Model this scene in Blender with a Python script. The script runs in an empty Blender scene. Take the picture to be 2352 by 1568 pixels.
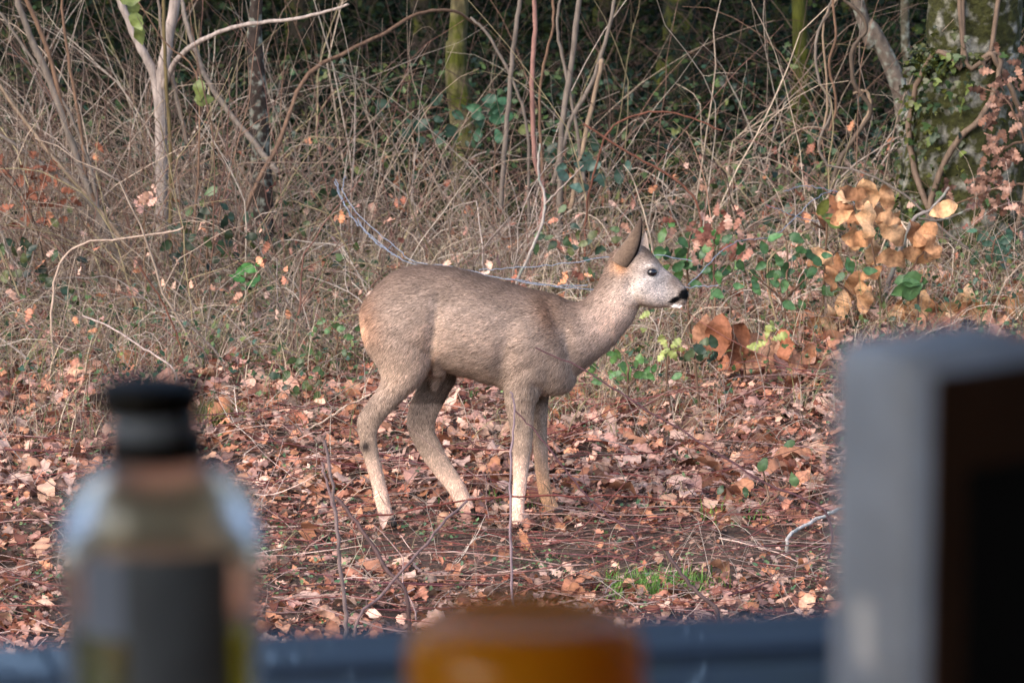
import bpy, math, random
import numpy as np
from mathutils import Vector, noise as mnoise

# ------------------------------------------------------------------ camera, sky, sun, exposure
sc = bpy.context.scene
CAMH, PITCH, LENS = 2.2, math.radians(9.5), 132.0
cam_d = bpy.data.cameras.new('camera'); cam = bpy.data.objects.new('camera', cam_d)
sc.collection.objects.link(cam); sc.camera = cam
cam.location = (0, 0, CAMH); cam.rotation_euler = (math.radians(90) - PITCH, 0, 0)
cam_d.lens = LENS; cam_d.sensor_width = 36; cam_d.clip_start = 0.05; cam_d.clip_end = 600
cam_d.dof.use_dof = True; cam_d.dof.focus_distance = 10.25; cam_d.dof.aperture_fstop = 10.5

SUN_EL, SUN_AZ = math.radians(38), math.radians(-138)   # azimuth measured clockwise from +Y (north)
w = bpy.data.worlds.new('World'); sc.world = w; w.use_nodes = True
nt = w.node_tree; bg = nt.nodes['Background']
sky = nt.nodes.new('ShaderNodeTexSky'); sky.sky_type = 'NISHITA'; sky.sun_disc = False
sky.sun_elevation = SUN_EL; sky.sun_rotation = SUN_AZ; sky.air_density = 1.0; sky.dust_density = 2.5
nt.links.new(sky.outputs[0], bg.inputs[0]); bg.inputs[1].default_value = 0.15
sd = bpy.data.lights.new('sun', 'SUN'); sun = bpy.data.objects.new('sun', sd); sc.collection.objects.link(sun)
sd.energy = 0.85; sd.angle = math.radians(48); sd.color = (1.0, 0.87, 0.78)
sdir = Vector((math.sin(SUN_AZ)*math.cos(SUN_EL), math.cos(SUN_AZ)*math.cos(SUN_EL), math.sin(SUN_EL)))
sun.rotation_euler = sdir.to_track_quat('Z', 'Y').to_euler(); sun.location = (-8, -8, 12)
sc.view_settings.view_transform = 'Standard'; sc.view_settings.look = 'None'
sc.view_settings.exposure = 1.40; sc.view_settings.gamma = 1; sc.view_settings.use_curve_mapping = False
sc.cycles.use_denoising = True
sc.cycles.max_bounces = 8; sc.cycles.diffuse_bounces = 5; sc.cycles.glossy_bounces = 3
sc.cycles.transmission_bounces = 8; sc.cycles.transparent_max_bounces = 8

rng = np.random.default_rng(7); R = random.Random(7)
COL = sc.collection

# ------------------------------------------------------------------ placing
def gh(x, y):
    """height of the ground"""
    x = np.asarray(x, float); y = np.asarray(y, float)
    sm = lambda t: np.clip(t, 0, 1)**2*(3-2*np.clip(t, 0, 1))
    h = 0.018*np.sin(x*2.1+y*1.3)*np.sin(y*1.7-x*.6)+0.008*np.sin(x*6.3+1)*np.cos(y*5.1)
    h = h*sm((np.abs(y-9.9)-.5)/.8)
    h = h + 0.17*sm((x-.45)/.9)*sm((y-10.6)/1.8)*(1-.5*sm((y-14)/3))
    h = h + 0.05*sm((y-15)/6)
    return h
def ray(px, py):
    a = (px-1176)/2352*36/LENS; b = -(py-784)/2352*36/LENS
    c, s = math.cos(PITCH), math.sin(PITCH)
    return np.array([a, c+b*s, -s+b*c])
def P(px, py, Y):
    d = ray(px, py); return np.array([0, 0, CAMH])+d*(Y/d[1])
def G(px, py):
    """where a photo point meets the ground"""
    d = ray(px, py); lo, hi = 3.0, 60.0
    for _ in range(40):
        m = (lo+hi)/2; p = np.array([0, 0, CAMH])+d*(m/d[1])
        if p[2] > gh(p[0], p[1]): lo = m
        else: hi = m
    return p
def ZC(zx, zy): return 756.6+zx*.5286, 432.3+zy*.5286
def lin(r, g, b, k=1.0):
    f = lambda c: (c/12.92 if c <= .04045 else ((c+.055)/1.055)**2.4)
    return np.array([f(r/255), f(g/255), f(b/255)])*k

# ------------------------------------------------------------------ materials
def new_mat(name):
    m = bpy.data.materials.new(name); m.use_nodes = True
    return m, m.node_tree, m.node_tree.nodes['Principled BSDF']
def col_mat(name, scale=60, lo=.72, hi=1.22, rough=.75, bump=.3, bdist=.002, transl=0.0, color=None, spec=.3, tint=None, tscale=8, tlo=.5, thi=.62, stretch=None):
    m, t, b = new_mat(name); N, L = t.nodes, t.links
    tc = N.new('ShaderNodeTexCoord')
    src = tc.outputs['Object']
    if stretch:
        mp = N.new('ShaderNodeMapping'); mp.inputs['Scale'].default_value = stretch
        L.new(src, mp.inputs[0]); src = mp.outputs[0]
    nz = N.new('ShaderNodeTexNoise'); nz.inputs['Scale'].default_value = scale; nz.inputs['Detail'].default_value = 5
    L.new(src, nz.inputs['Vector'])
    mr = N.new('ShaderNodeMapRange'); mr.inputs[1].default_value = .3; mr.inputs[2].default_value = .7
    mr.inputs[3].default_value = lo; mr.inputs[4].default_value = hi
    L.new(nz.outputs[0], mr.inputs[0])
    if color is None:
        at = N.new('ShaderNodeAttribute'); at.attribute_name = 'Col'; cs = at.outputs[0]
    else:
        rgb = N.new('ShaderNodeRGB'); rgb.outputs[0].default_value = (*color, 1); cs = rgb.outputs[0]
    if tint is not None:
        n2 = N.new('ShaderNodeTexNoise'); n2.inputs['Scale'].default_value = tscale; n2.inputs['Detail'].default_value = 6
        L.new(tc.outputs['Object'], n2.inputs['Vector'])
        m2 = N.new('ShaderNodeMapRange'); m2.inputs[1].default_value = tlo; m2.inputs[2].default_value = thi
        L.new(n2.outputs[0], m2.inputs[0])
        mx0 = N.new('ShaderNodeMix'); mx0.data_type = 'RGBA'; L.new(m2.outputs[0], mx0.inputs[0])
        L.new(cs, mx0.inputs[6]); mx0.inputs[7].default_value = (*tint, 1); cs = mx0.outputs[2]
    vm = N.new('ShaderNodeVectorMath'); vm.operation = 'SCALE'
    L.new(cs, vm.inputs[0]); L.new(mr.outputs[0], vm.inputs[3])
    L.new(vm.outputs[0], b.inputs['Base Color'])
    b.inputs['Roughness'].default_value = rough; b.inputs['Specular IOR Level'].default_value = spec
    if bump:
        bp = N.new('ShaderNodeBump'); bp.inputs[0].default_value = bump; bp.inputs['Distance'].default_value = bdist
        L.new(nz.outputs[0], bp.inputs['Height']); L.new(bp.outputs[0], b.inputs['Normal'])
    if transl:
        tr = N.new('ShaderNodeBsdfTranslucent'); L.new(vm.outputs[0], tr.inputs[0])
        ms = N.new('ShaderNodeMixShader'); ms.inputs[0].default_value = transl
        L.new(b.outputs[0], ms.inputs[1]); L.new(tr.outputs[0], ms.inputs[2])
        L.new(ms.outputs[0], N['Material Output'].inputs[0])
    return m
M = {}
M['dead_leaf'] = col_mat('dead_leaf', 90, .68, 1.22, .75, .4, .002, .13, spec=.15, tint=lin(132, 90, 70, .8), tscale=38, tlo=.58, thi=.78)
M['green_leaf'] = col_mat('green_leaf', 80, .75, 1.2, .42, .3, .002, .2, spec=.45)
M['stem'] = col_mat('stem', 70, .62, 1.28, .75, .4, .001, stretch=(1, 1, .25))
M['fur'] = col_mat('fur', 300, .85, 1.12, .82, 0, transl=.1, spec=.12)
M['hide'] = col_mat('hide', 220, .75, 1.15, .9, .5, .002, spec=.12)
M['bark'] = col_mat('bark', 38, .45, 1.35, .9, .9, .02, stretch=(1, 1, .35), tint=lin(70, 74, 20, .9), tscale=7, tlo=.48, thi=.58)
M['lichen_bark'] = col_mat('lichen_bark', 45, .6, 1.25, .9, .9, .015, stretch=(1, 1, .5), tint=lin(160, 166, 154, .7), tscale=30, tlo=.50, thi=.66)
M['evergreen'] = col_mat('evergreen', 30, .7, 1.25, .75, .2, .002, .1, spec=.12)
M['ivy_bark'] = col_mat('ivy_bark', 40, .45, 1.4, .9, .9, .02, tint=lin(150, 148, 138, .7), tscale=18, tlo=.50, thi=.66)
M['grass'] = col_mat('grass', 60, .8, 1.2, .5, 0, transl=.25)
M['wire'] = col_mat('wire', 60, .8, 1.2, .45, .1, .001, spec=.6)

def ground_mat():
    m, t, b = new_mat('forest_soil'); N, L = t.nodes, t.links
    tc = N.new('ShaderNodeTexCoord')
    n1 = N.new('ShaderNodeTexNoise'); n1.inputs['Scale'].default_value = 2.2; n1.inputs['Detail'].default_value = 8
    n2 = N.new('ShaderNodeTexNoise'); n2.inputs['Scale'].default_value = 55; n2.inputs['Detail'].default_value = 8
    L.new(tc.outputs['Object'], n1.inputs[0]); L.new(tc.outputs['Object'], n2.inputs[0])
    r1 = N.new('ShaderNodeValToRGB'); e = r1.color_ramp.elements
    e[0].position = .3; e[0].color = (.05, .038, .032, 1); e[1].position = .72; e[1].color = (.15, .10, .075, 1)
    x = e.new(.5); x.color = (.085, .055, .042, 1)
    mx = N.new('ShaderNodeMath'); mx.operation = 'MULTIPLY_ADD'; mx.inputs[1].default_value = .45
    L.new(n1.outputs[0], mx.inputs[0]); 
    m2 = N.new('ShaderNodeMath'); m2.operation = 'MULTIPLY'; m2.inputs[1].default_value = .55
    L.new(n2.outputs[0], m2.inputs[0]); L.new(m2.outputs[0], mx.inputs[2]); L.new(mx.outputs[0], r1.inputs[0])
    L.new(r1.outputs[0], b.inputs['Base Color']); b.inputs['Roughness'].default_value = .95
    b.inputs['Specular IOR Level'].default_value = .2
    bp = N.new('ShaderNodeBump'); bp.inputs[0].default_value = .8; bp.inputs['Distance'].default_value = .02
    L.new(n2.outputs[0], bp.inputs['Height']); L.new(bp.outputs[0], b.inputs['Normal'])
    return m
M['soil'] = ground_mat()
def plain(name, color, rough=.6, spec=.4, noise=.12, scale=14, coat=0, metal=0):
    m = col_mat(name, scale, 1-noise, 1+noise, rough, .15, .0008, color=color, spec=spec)
    b = m.node_tree.nodes['Principled BSDF']; b.inputs['Coat Weight'].default_value = coat; b.inputs['Metallic'].default_value = metal
    return m
M['plaster'] = plain('plaster', (.24, .24, .26), .85)
M['room_floor'] = plain('room_floor', (.10, .07, .05), .7)
M['sash_paint'] = plain('sash_paint', (.05, .075, .12), .35, .6, coat=.3)
M['sill_paint_sky_sheen'] = plain('sill_paint_sky_sheen', (.04, .06, .10), .3, .6, noise=.95, scale=9, coat=.4)  # mottled blue stands in for sky reflection on the paint
M['cap'] = plain('cap_plastic', (.006, .005, .004), .6, .25)
M['cap_ring'] = plain('cap_ring', (.22, .26, .33), .4, .5)
M['label_dark'] = plain('label_dark', (.10, .12, .15), .6, noise=.2, scale=40)
M['label_pale'] = plain('label_pale', (.20, .25, .36), .6)
M['board_pale'] = col_mat('pale_board', 22, .72, 1.12, .35, .3, .002, .6, color=(.80, .84, .90), spec=.5)
M['board_brown'] = plain('brown_board', (.14, .065, .034), .55, noise=.25)
M['glint_strip'] = plain('glint_white', (.9, .92, .97), .2, .8)  # carton highlight, put into a white surface
M['board_black'] = plain('black_print', (.008, .007, .007), .5)
def glass_mat(name, color, rough, ior=1.45):
    m, t, b = new_mat(name); N, L = t.nodes, t.links
    b.inputs['Base Color'].default_value = (*color, 1); b.inputs['Roughness'].default_value = rough
    b.inputs['Transmission Weight'].default_value = 1; b.inputs['IOR'].default_value = ior
    nz = N.new('ShaderNodeTexNoise'); nz.inputs['Scale'].default_value = 60
    bp = N.new('ShaderNodeBump'); bp.inputs[0].default_value = .12; bp.inputs['Distance'].default_value = .001
    L.new(nz.outputs[0], bp.inputs['Height']); L.new(bp.outputs[0], b.inputs['Normal'])
    return m
M['glass'] = glass_mat('bottle_glass', (.95, .87, .82), .14)
M['oil'] = glass_mat('olive_oil', (.35, .42, .02), .12, 1.46)
def amber():
    m, t, b = new_mat('amber_plastic'); N, L = t.nodes, t.links
    nz = N.new('ShaderNodeTexNoise'); nz.inputs['Scale'].default_value = 30
    r = N.new('ShaderNodeValToRGB'); r.color_ramp.elements[0].color = (.85, .40, .02, 1); r.color_ramp.elements[1].color = (.85, .42, .03, 1)
    L.new(nz.outputs[0], r.inputs[0]); L.new(r.outputs[0], b.inputs['Base Color'])
    b.inputs['Roughness'].default_value = .22; b.inputs['Coat Weight'].default_value = .6; b.inputs['Coat Roughness'].default_value = .15
    tr = N.new('ShaderNodeBsdfTranslucent'); L.new(r.outputs[0], tr.inputs[0])
    ms = N.new('ShaderNodeMixShader'); ms.inputs[0].default_value = .6
    L.new(b.outputs[0], ms.inputs[1]); L.new(tr.outputs[0], ms.inputs[2]); L.new(ms.outputs[0], N['Material Output'].inputs[0])
    return m
M['amber'] = amber()
def eye_mat():
    m, t, b = new_mat('eye'); b.inputs['Base Color'].default_value = (.006, .005, .008, 1)
    b.inputs['Roughness'].default_value = .06; b.inputs['Specular IOR Level'].default_value = .8; return m
M['eye'] = eye_mat()
M['nose'] = plain('wet_nose', (.012, .012, .014), .35, .5)
M['hoof'] = plain('hoof_horn', (.05, .042, .038), .6)

# ------------------------------------------------------------------ mesh building
class MB:
    def __init__(s): s.v = []; s.f3 = []; s.f4 = []; s.c = []; s.n = 0
    def add(s, v, tris=None, quads=None, col=(.5, .5, .5)):
        v = np.asarray(v, float).reshape(-1, 3)
        c = np.asarray(col, float)
        if c.ndim == 1: c = np.tile(c, (len(v), 1))
        s.v.append(v); s.c.append(c)
        if tris is not None and len(tris): s.f3.append(np.asarray(tris, int).reshape(-1, 3)+s.n)
        if quads is not None and len(quads): s.f4.append(np.asarray(quads, int).reshape(-1, 4)+s.n)
        s.n += len(v)
    def mesh(s, name, origin=(0, 0, 0), smooth=True):
        v = np.concatenate(s.v)-np.asarray(origin, float); c = np.concatenate(s.c)
        f3 = np.concatenate(s.f3) if s.f3 else np.zeros((0, 3), int)
        f4 = np.concatenate(s.f4) if s.f4 else np.zeros((0, 4), int)
        me = bpy.data.meshes.new(name)
        me.vertices.add(len(v)); me.vertices.foreach_set('co', v.astype(np.float32).ravel())
        nl = f3.size+f4.size; me.loops.add(nl)
        me.loops.foreach_set('vertex_index', np.concatenate([f3.ravel(), f4.ravel()]).astype(np.int32))
        me.polygons.add(len(f3)+len(f4))
        st = np.concatenate([np.arange(len(f3))*3, f3.size+np.arange(len(f4))*4]).astype(np.int32)
        me.polygons.foreach_set('loop_start', st)
        me.polygons.foreach_set('use_smooth', np.full(len(st), smooth))
        at = me.color_attributes.new('Col', 'FLOAT_COLOR', 'POINT')
        at.data.foreach_set('color', np.hstack([c, np.ones((len(c), 1))]).astype(np.float32).ravel())
        me.update(); me.validate(); return me
    def build(s, name, mat, parent=None, smooth=True, origin=None):
        if origin is None:
            origin = parent.location if parent is not None else (0, 0, 0)
            if parent is not None and parent.parent is not None: origin = Vector(parent.parent.location)+Vector(parent.location)
        o = bpy.data.objects.new(name, s.mesh(name, origin, smooth)); COL.objects.link(o)
        o.data.materials.append(M[mat] if isinstance(mat, str) else mat)
        if parent is not None: o.parent = parent
        else: o.location = origin
        return o
def tag(o, label=None, cat=None, group=None, kind=None):
    if label: o['label'] = label
    if cat: o['category'] = cat
    if group: o['group'] = group
    if kind: o['kind'] = kind
    return o
def empty(name, loc, label, cat, group=None):
    o = bpy.data.objects.new(name, None); COL.objects.link(o); o.location = tuple(float(a) for a in loc)
    o.empty_display_size = .1
    return tag(o, label, cat, group)

def tubes(mb, Pts, Rad, cols, k=3, cap=False):
    """Pts (M,N,3), Rad (M,N), cols (M,3) or (M,N,3)"""
    Pts = np.asarray(Pts, float); Mn, Nn = Pts.shape[:2]
    T = np.gradient(Pts, axis=1); T /= np.linalg.norm(T, axis=2, keepdims=True)+1e-9
    ref = np.tile(np.array([.31, .77, .12]), (Mn, 1)); tm = T.mean(1); tm /= np.linalg.norm(tm, axis=1, keepdims=True)+1e-9
    par = np.abs((ref*tm).sum(1))/np.linalg.norm(ref, axis=1) > .8; ref[par] = [.9, -.2, .3]
    A = np.cross(T, ref[:, None, :]); A /= np.linalg.norm(A, axis=2, keepdims=True)+1e-9
    B = np.cross(T, A)
    th = np.arange(k)/k*2*math.pi
    V = Pts[:, :, None, :]+Rad[:, :, None, None]*(np.cos(th)[None, None, :, None]*A[:, :, None, :]+np.sin(th)[None, None, :, None]*B[:, :, None, :])
    cols = np.asarray(cols, float)
    if cols.ndim == 1: cols = np.tile(cols, (Mn, 1))
    if cols.ndim == 2: C = np.broadcast_to(cols[:, None, None, :], V.shape)
    else: C = np.broadcast_to(cols[:, :, None, :], V.shape)
    i, j, l = np.meshgrid(np.arange(Mn), np.arange(Nn-1), np.arange(k), indexing='ij')
    b = i*Nn*k; l2 = (l+1) % k
    Q = np.stack([b+j*k+l, b+j*k+l2, b+(j+1)*k+l2, b+(j+1)*k+l], -1).reshape(-1, 4)
    mb.add(V.reshape(-1, 3), quads=Q, col=C.reshape(-1, 3))
def smooth_path(pts, n=16, jit=0.0):
    pts = np.asarray(pts, float); m = len(pts)
    if m == 2: pts = np.array([pts[0], (pts[0]+pts[1])/2, pts[1]]); m = 3
    p = np.vstack([2*pts[0]-pts[1], pts, 2*pts[-1]-pts[-2]])
    out = []
    for u in np.linspace(0, m-1-1e-6, n):
        i = int(u); t = u-i; a, b, c, d = p[i:i+4]
        out.append(.5*(2*b+(c-a)*t+(2*a-5*b+4*c-d)*t*t+(-a+3*b-3*c+d)*t**3))
    out = np.array(out)
    if jit: out[1:-1] += rng.normal(0, jit, (n-2, 3))
    return out
def one_tube(mb, pts, r0, r1, col, k=6, n=18, jit=0.0, bumpy=0):
    q = smooth_path(pts, n, jit); rad = np.linspace(r0, r1, n)
    if bumpy: rad = rad*(1+rng.normal(0, bumpy, n))
    tubes(mb, q[None], rad[None], np.asarray(col, float)[None], k)
    return q
def box(mb, c, s, col=(.5, .5, .5), rot=0, pivot=None, bev=0.0):
    """box, bevelled on its edges by chamfer"""
    hx, hy, hz = [a/2 for a in s]; b = min(bev, min(hx, hy, hz)*.9)
    import bmesh
    bm = bmesh.new(); bmesh.ops.create_cube(bm, size=1)
    for v in bm.verts: v.co = Vector((v.co.x*s[0], v.co.y*s[1], v.co.z*s[2]))
    if b > 0: bmesh.ops.bevel(bm, geom=bm.edges[:], offset=b, segments=3, profile=.5, affect='EDGES')
    bmesh.ops.triangulate(bm, faces=bm.faces[:])
    v = np.array([tuple(x.co) for x in bm.verts]); f = [[x.index for x in q.verts] for q in bm.faces]
    bm.free()
    cr, sr = math.cos(rot), math.sin(rot); v = v@np.array([[cr, sr, 0], [-sr, cr, 0], [0, 0, 1]])
    mb.add(v+np.asarray(c, float), tris=f, col=col)
def lathe(mb, prof, c, k=48, col=(.5, .5, .5), sx=1, sy=1, close=False, a0=0, a1=2*math.pi, rot=0):
    prof = np.asarray(prof, float); n = len(prof); full = abs(a1-a0-2*math.pi) < 1e-6
    th = np.linspace(a0, a1, k, endpoint=not full)
    V = np.stack([prof[:, 0, None]*np.cos(th)*sx, prof[:, 0, None]*np.sin(th)*sy, np.repeat(prof[:, 1, None], k, 1)], -1)
    cr, sr = math.cos(rot), math.sin(rot); V = V@np.array([[cr, sr, 0], [-sr, cr, 0], [0, 0, 1]])
    Q = []
    for i in range(n-1):
        for j in range(k if full else k-1): Q.append([i*k+j, i*k+(j+1) % k, (i+1)*k+(j+1) % k, (i+1)*k+j])
    mb.add(V.reshape(-1, 3)+np.asarray(c, float), quads=Q, col=col)

# leaves ------------------------------------------------------------
def leaf_tpl(kind, r, curl=1.0):
    if kind == 'oak':
        ts = np.array([0, .12, .24, .34, .46, .56, .68, .78, .9, 1]); ws = np.array([.02, .08, .19, .11, .27, .15, .30, .19, .20, .0])
    elif kind == 'chestnut':
        ts = np.linspace(0, 1, 13); ws = .27*np.sin(np.pi*ts**.85)**.75; ws[1:-1:2] *= 1.05; ws[2:-1:2] *= .96
    elif kind == 'oval':
        ts = np.linspace(0, 1, 8); ws = .29*np.sin(np.pi*ts**.72)**.85; ws[1:-1:2] *= 1.06
    elif kind == 'ivy':
        ts = np.array([0, .12, .3, .42, .62, 1]); ws = np.array([.1, .36, .48, .24, .25, 0])
    else:
        ts = np.array([0, .3, .65, 1]); ws = np.array([.02, .27, .26, 0])
    n = len(ts); b1 = r.uniform(-1.2, 1.5)*curl; fold = r.uniform(-.35, .9)*curl; ph = r.uniform(0, 6); tw = r.uniform(-.8, .8)*curl
    z0 = .14*b1*(np.sin(np.pi*ts*r.uniform(.6, 1.3)))+.04*curl*np.sin(ts*9+ph)
    V = []
    for i, t in enumerate(ts):
        a = tw*(t-.4)
        for sgn in (-1, 0, 1):
            wv = ws[i]*(1+ (r.uniform(-.12, .12) if sgn and kind != 'chestnut' else 0))*sgn
            zz = abs(wv)*fold+.05*curl*math.sin(t*14+sgn*2+ph)*abs(sgn)
            V.append([t+(.03 if sgn and kind == 'oak' else 0), wv*math.cos(a)-zz*math.sin(a)*.3, z0[i]+zz*math.cos(a)+wv*math.sin(a)])
    F = []
    for i in range(n-1):
        for s in (0, 1):
            a, b, c, d = i*3+s, i*3+s+1, i*3+s+4, i*3+s+3
            F += [[a, b, c], [a, c, d]]
    V = np.array(V)
    return V, np.array(F)
def rotmats(yaw, pitch, roll):
    cy, sy, cp, sp, cr, sr = np.cos(yaw), np.sin(yaw), np.cos(pitch), np.sin(pitch), np.cos(roll), np.sin(roll)
    Rm = np.empty((len(yaw), 3, 3))
    Rm[:, 0, 0] = cy*cp; Rm[:, 0, 1] = cy*sp*sr-sy*cr; Rm[:, 0, 2] = cy*sp*cr+sy*sr
    Rm[:, 1, 0] = sy*cp; Rm[:, 1, 1] = sy*sp*sr+cy*cr; Rm[:, 1, 2] = sy*sp*cr-cy*sr
    Rm[:, 2, 0] = -sp; Rm[:, 2, 1] = cp*sr; Rm[:, 2, 2] = cp*cr
    return Rm
def vein(n):
    if n == 4: return np.ones(4)
    i = np.arange(n); return 1+np.where(i % 3 == 1, .16, -.06)+np.where((i//3) % 2 == 0, .09, -.09)
def scatter(mb, tpls, pos, size, Rm, cols, wid=None):
    n = len(pos); idx = rng.integers(0, len(tpls), n)
    for ti, (V, F) in enumerate(tpls):
        s = np.nonzero(idx == ti)[0]
        if not len(s): continue
        L = np.einsum('mij,vj->mvi', Rm[s], V)*size[s][:, None, None]+pos[s][:, None, :]
        m = len(V); T = (F[None]+(np.arange(len(s))*m)[:, None, None]).reshape(-1, 3)
        mb.add(L.reshape(-1, 3), tris=T, col=np.repeat(cols[s], m, 0)*np.tile(vein(m), len(s))[:, None])
OAK = [leaf_tpl('oak', R) for _ in range(10)]
CHE = [leaf_tpl('chestnut', R, .9) for _ in range(8)]
TIN = [(np.array([[0, 0, 0], [.5, -.33, .05], [1, 0, -.05], [.5, .33, .08]]), np.array([[0, 1, 2], [0, 2, 3]])) for _ in range(2)]
BIG = [leaf_tpl('chestnut', R, 2.0) for _ in range(10)]
OVA = [leaf_tpl('oval', R, .5) for _ in range(6)]
IVY = [leaf_tpl('ivy', R, .4) for _ in range(6)]
SIM = [leaf_tpl('simple', R, .8) for _ in range(8)]
def pick(pal, n, var=.18):
    pal = np.array([p[0] for p in pal]); return pal[rng.integers(0, len(pal), n)]*np.exp(rng.normal(0, var, (n, 1)))
def palette(*a): return [(lin(*x),) for x in a]
PAL_LITTER = palette((206, 158, 138), (186, 128, 106), (164, 106, 86), (216, 172, 150), (138, 92, 80), (190, 134, 106), (176, 134, 122), (200, 140, 106), (152, 118, 108), (212, 176, 158), (190, 158, 144), (150, 126, 112))
PAL_CHE = palette((206, 160, 132), (192, 144, 116), (178, 126, 98), (212, 172, 148), (158, 108, 84))
PAL_SAP = palette((196, 156, 118), (184, 142, 106), (170, 126, 92), (202, 168, 134), (154, 112, 82))
PAL_GREEN = palette((62, 88, 56), (50, 76, 56), (78, 100, 58), (54, 80, 64), (86, 104, 62), (100, 108, 60))
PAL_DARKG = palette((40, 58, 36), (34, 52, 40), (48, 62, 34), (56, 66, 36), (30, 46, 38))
PAL_DRY = palette((178, 160, 142), (156, 138, 122), (138, 118, 106), (186, 172, 158), (126, 108, 98), (164, 150, 140), (126, 92, 82), (148, 134, 104))
PAL_TWIG = palette((120, 92, 78), (104, 82, 72), (140, 110, 92), (92, 74, 66), (124, 104, 90))

# ------------------------------------------------------------------ ground
def build_ground():
    xs = np.unique(np.concatenate([np.linspace(-90, -6, 10), np.linspace(-6, 6, 120), np.linspace(6, 90, 10)]))
    ys = np.unique(np.concatenate([np.linspace(-60, 2, 8), np.linspace(2, 6, 10), np.linspace(6, 20, 160), np.linspace(20, 40, 20), np.linspace(40, 220, 10)]))
    X, Y = np.meshgrid(xs, ys); Z = gh(X, Y)
    inn = (np.abs(X) < 6) & (Y > 6) & (Y < 20)
    Z = Z+np.where(inn, rng.normal(0, .003, X.shape), 0)
    nx = len(xs); i, j = np.meshgrid(np.arange(len(ys)-1), np.arange(nx-1), indexing='ij')
    Q = np.stack([i*nx+j, i*nx+j+1, (i+1)*nx+j+1, (i+1)*nx+j], -1).reshape(-1, 4)
    mb = MB(); mb.add(np.stack([X, Y, Z], -1).reshape(-1, 3), quads=Q)
    return tag(mb.build('ground', 'soil'), kind='structure')
ground = build_ground()

def in_view(x, y, m=.15): return np.abs(x) < .1364*y*1.0+m
def soil_gap(x, y):
    """1 where the bare soil shows (trampled patch round the deer)"""
    g = np.exp(-(((x-.25)/.75)**2+((y-9.75)/.28)**2)) + .7*np.exp(-(((x+.25)/.3)**2+((y-10.35)/.12)**2)) + .5*np.exp(-(((x+1.3)/.4)**2+((y-10.1)/.15)**2))
    g = g+.35*np.array([mnoise.noise(Vector((float(a)*3, float(b)*3, 0))) for a, b in zip(x, y)])
    g = g+.42*np.clip((10.15-y)/.35, 0, 1); return np.clip(g*.95+.03, 0, .93)
def litter():
    n = 34000
    y = 8.3+ rng.power(1.3, n)*0+rng.uniform(0, 1, n)**1.25*9.5; x = rng.uniform(-1, 1, n)*(.1364*y+.45)
    dens = np.where(y < 12.6, 1, np.where(x > .4, .8, .25))*np.where(y > 14, .25, 1)
    keep = rng.uniform(0, 1, n) < dens*(1-soil_gap(x, y)); x, y = x[keep], y[keep]; n = len(x)
    big = rng.uniform(0, 1, n) < .16; right = (x > .5) & (y > 10.3)
    size = np.where(big, rng.uniform(.055, .10, n), rng.uniform(.024, .06, n)); size[right & (rng.uniform(0, 1, n) < .15)] *= 1.35; size *= np.where(y > 10.4, 1.15, .95)
    z = gh(x, y)+rng.uniform(0, 1, n)**1.5*np.where(y > 11, .05, .028)+.006
    pos = np.stack([x, y, z], 1); Rm = rotmats(rng.uniform(0, 6.28, n), rng.normal(0, .38, n), rng.normal(0, .42, n))
    cols = np.where(big[:, None], pick(PAL_LITTER+PAL_CHE, n), pick(PAL_LITTER, n, .13))
    dark = rng.uniform(0, 1, n) < .22; cols[dark] *= .6
    zc = pos-Rm[:, :, 0]*size[:, None]*.5
    # the 300 that show largest are parts of the ground, the rest one part
    score = size/y*np.where(in_view(x, y, -.05) & (y > 9.1) & (z-gh(x, y) > .012), 1, 0)
    top = np.argsort(-score)[:262]; rest = np.ones(n, bool); rest[top] = False
    for s, nm in ((rest & ~big, 'oak'), (rest & big, 'che')):
        pass
    mb = MB(); a = np.nonzero(rest & ~big)[0]; b = np.nonzero(rest & big)[0]
    scatter(mb, OAK, zc[a], size[a], Rm[a], cols[a]); scatter(mb, CHE+OAK[:3], zc[b], size[b], Rm[b], cols[b])
    tag(mb.build('leaf_litter', 'dead_leaf', ground), kind='stuff')
    # shared meshes
    var = []
    for i in range(30):
        m = MB(); V, F = (CHE+OAK)[i % 18]; m.add(V-np.array([.5, 0, 0]), tris=F, col=vein(len(V))[:, None]*pick(PAL_LITTER+PAL_CHE, 1)[0]); me = m.mesh('fallen_leaf'); me.materials.append(M['dead_leaf']); var.append(me)
    from mathutils import Matrix
    for q in top:
        o = bpy.data.objects.new('fallen_leaf', var[R.randrange(30)]); COL.objects.link(o); o.parent = ground
        mw = Matrix(Rm[q].tolist()).to_4x4()
        o.rotation_euler = mw.to_euler(); o.scale = (float(size[q]),)*3; o.location = pos[q]
    for bx_, by_ in [(2000+R.uniform(0, 350), R.uniform(722, 790)) for _ in range(22)]+[(R.uniform(1580, 1930), R.uniform(800, 930)) for _ in range(16)]:
        g_ = G(bx_, by_); o = bpy.data.objects.new('fallen_leaf', var[R.choice([0, 1, 2, 3, 4, 5, 6, 7, 18, 19, 20, 21, 22, 23, 24, 25])]); COL.objects.link(o); o.parent = ground
        o.location = (g_[0], g_[1], g_[2]+R.uniform(.03, .07)); o.rotation_euler = (R.gauss(.5, .4), R.gauss(0, .4), R.uniform(0, 6.28)); o.scale = (R.uniform(.09, .135),)*3
litter()

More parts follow.
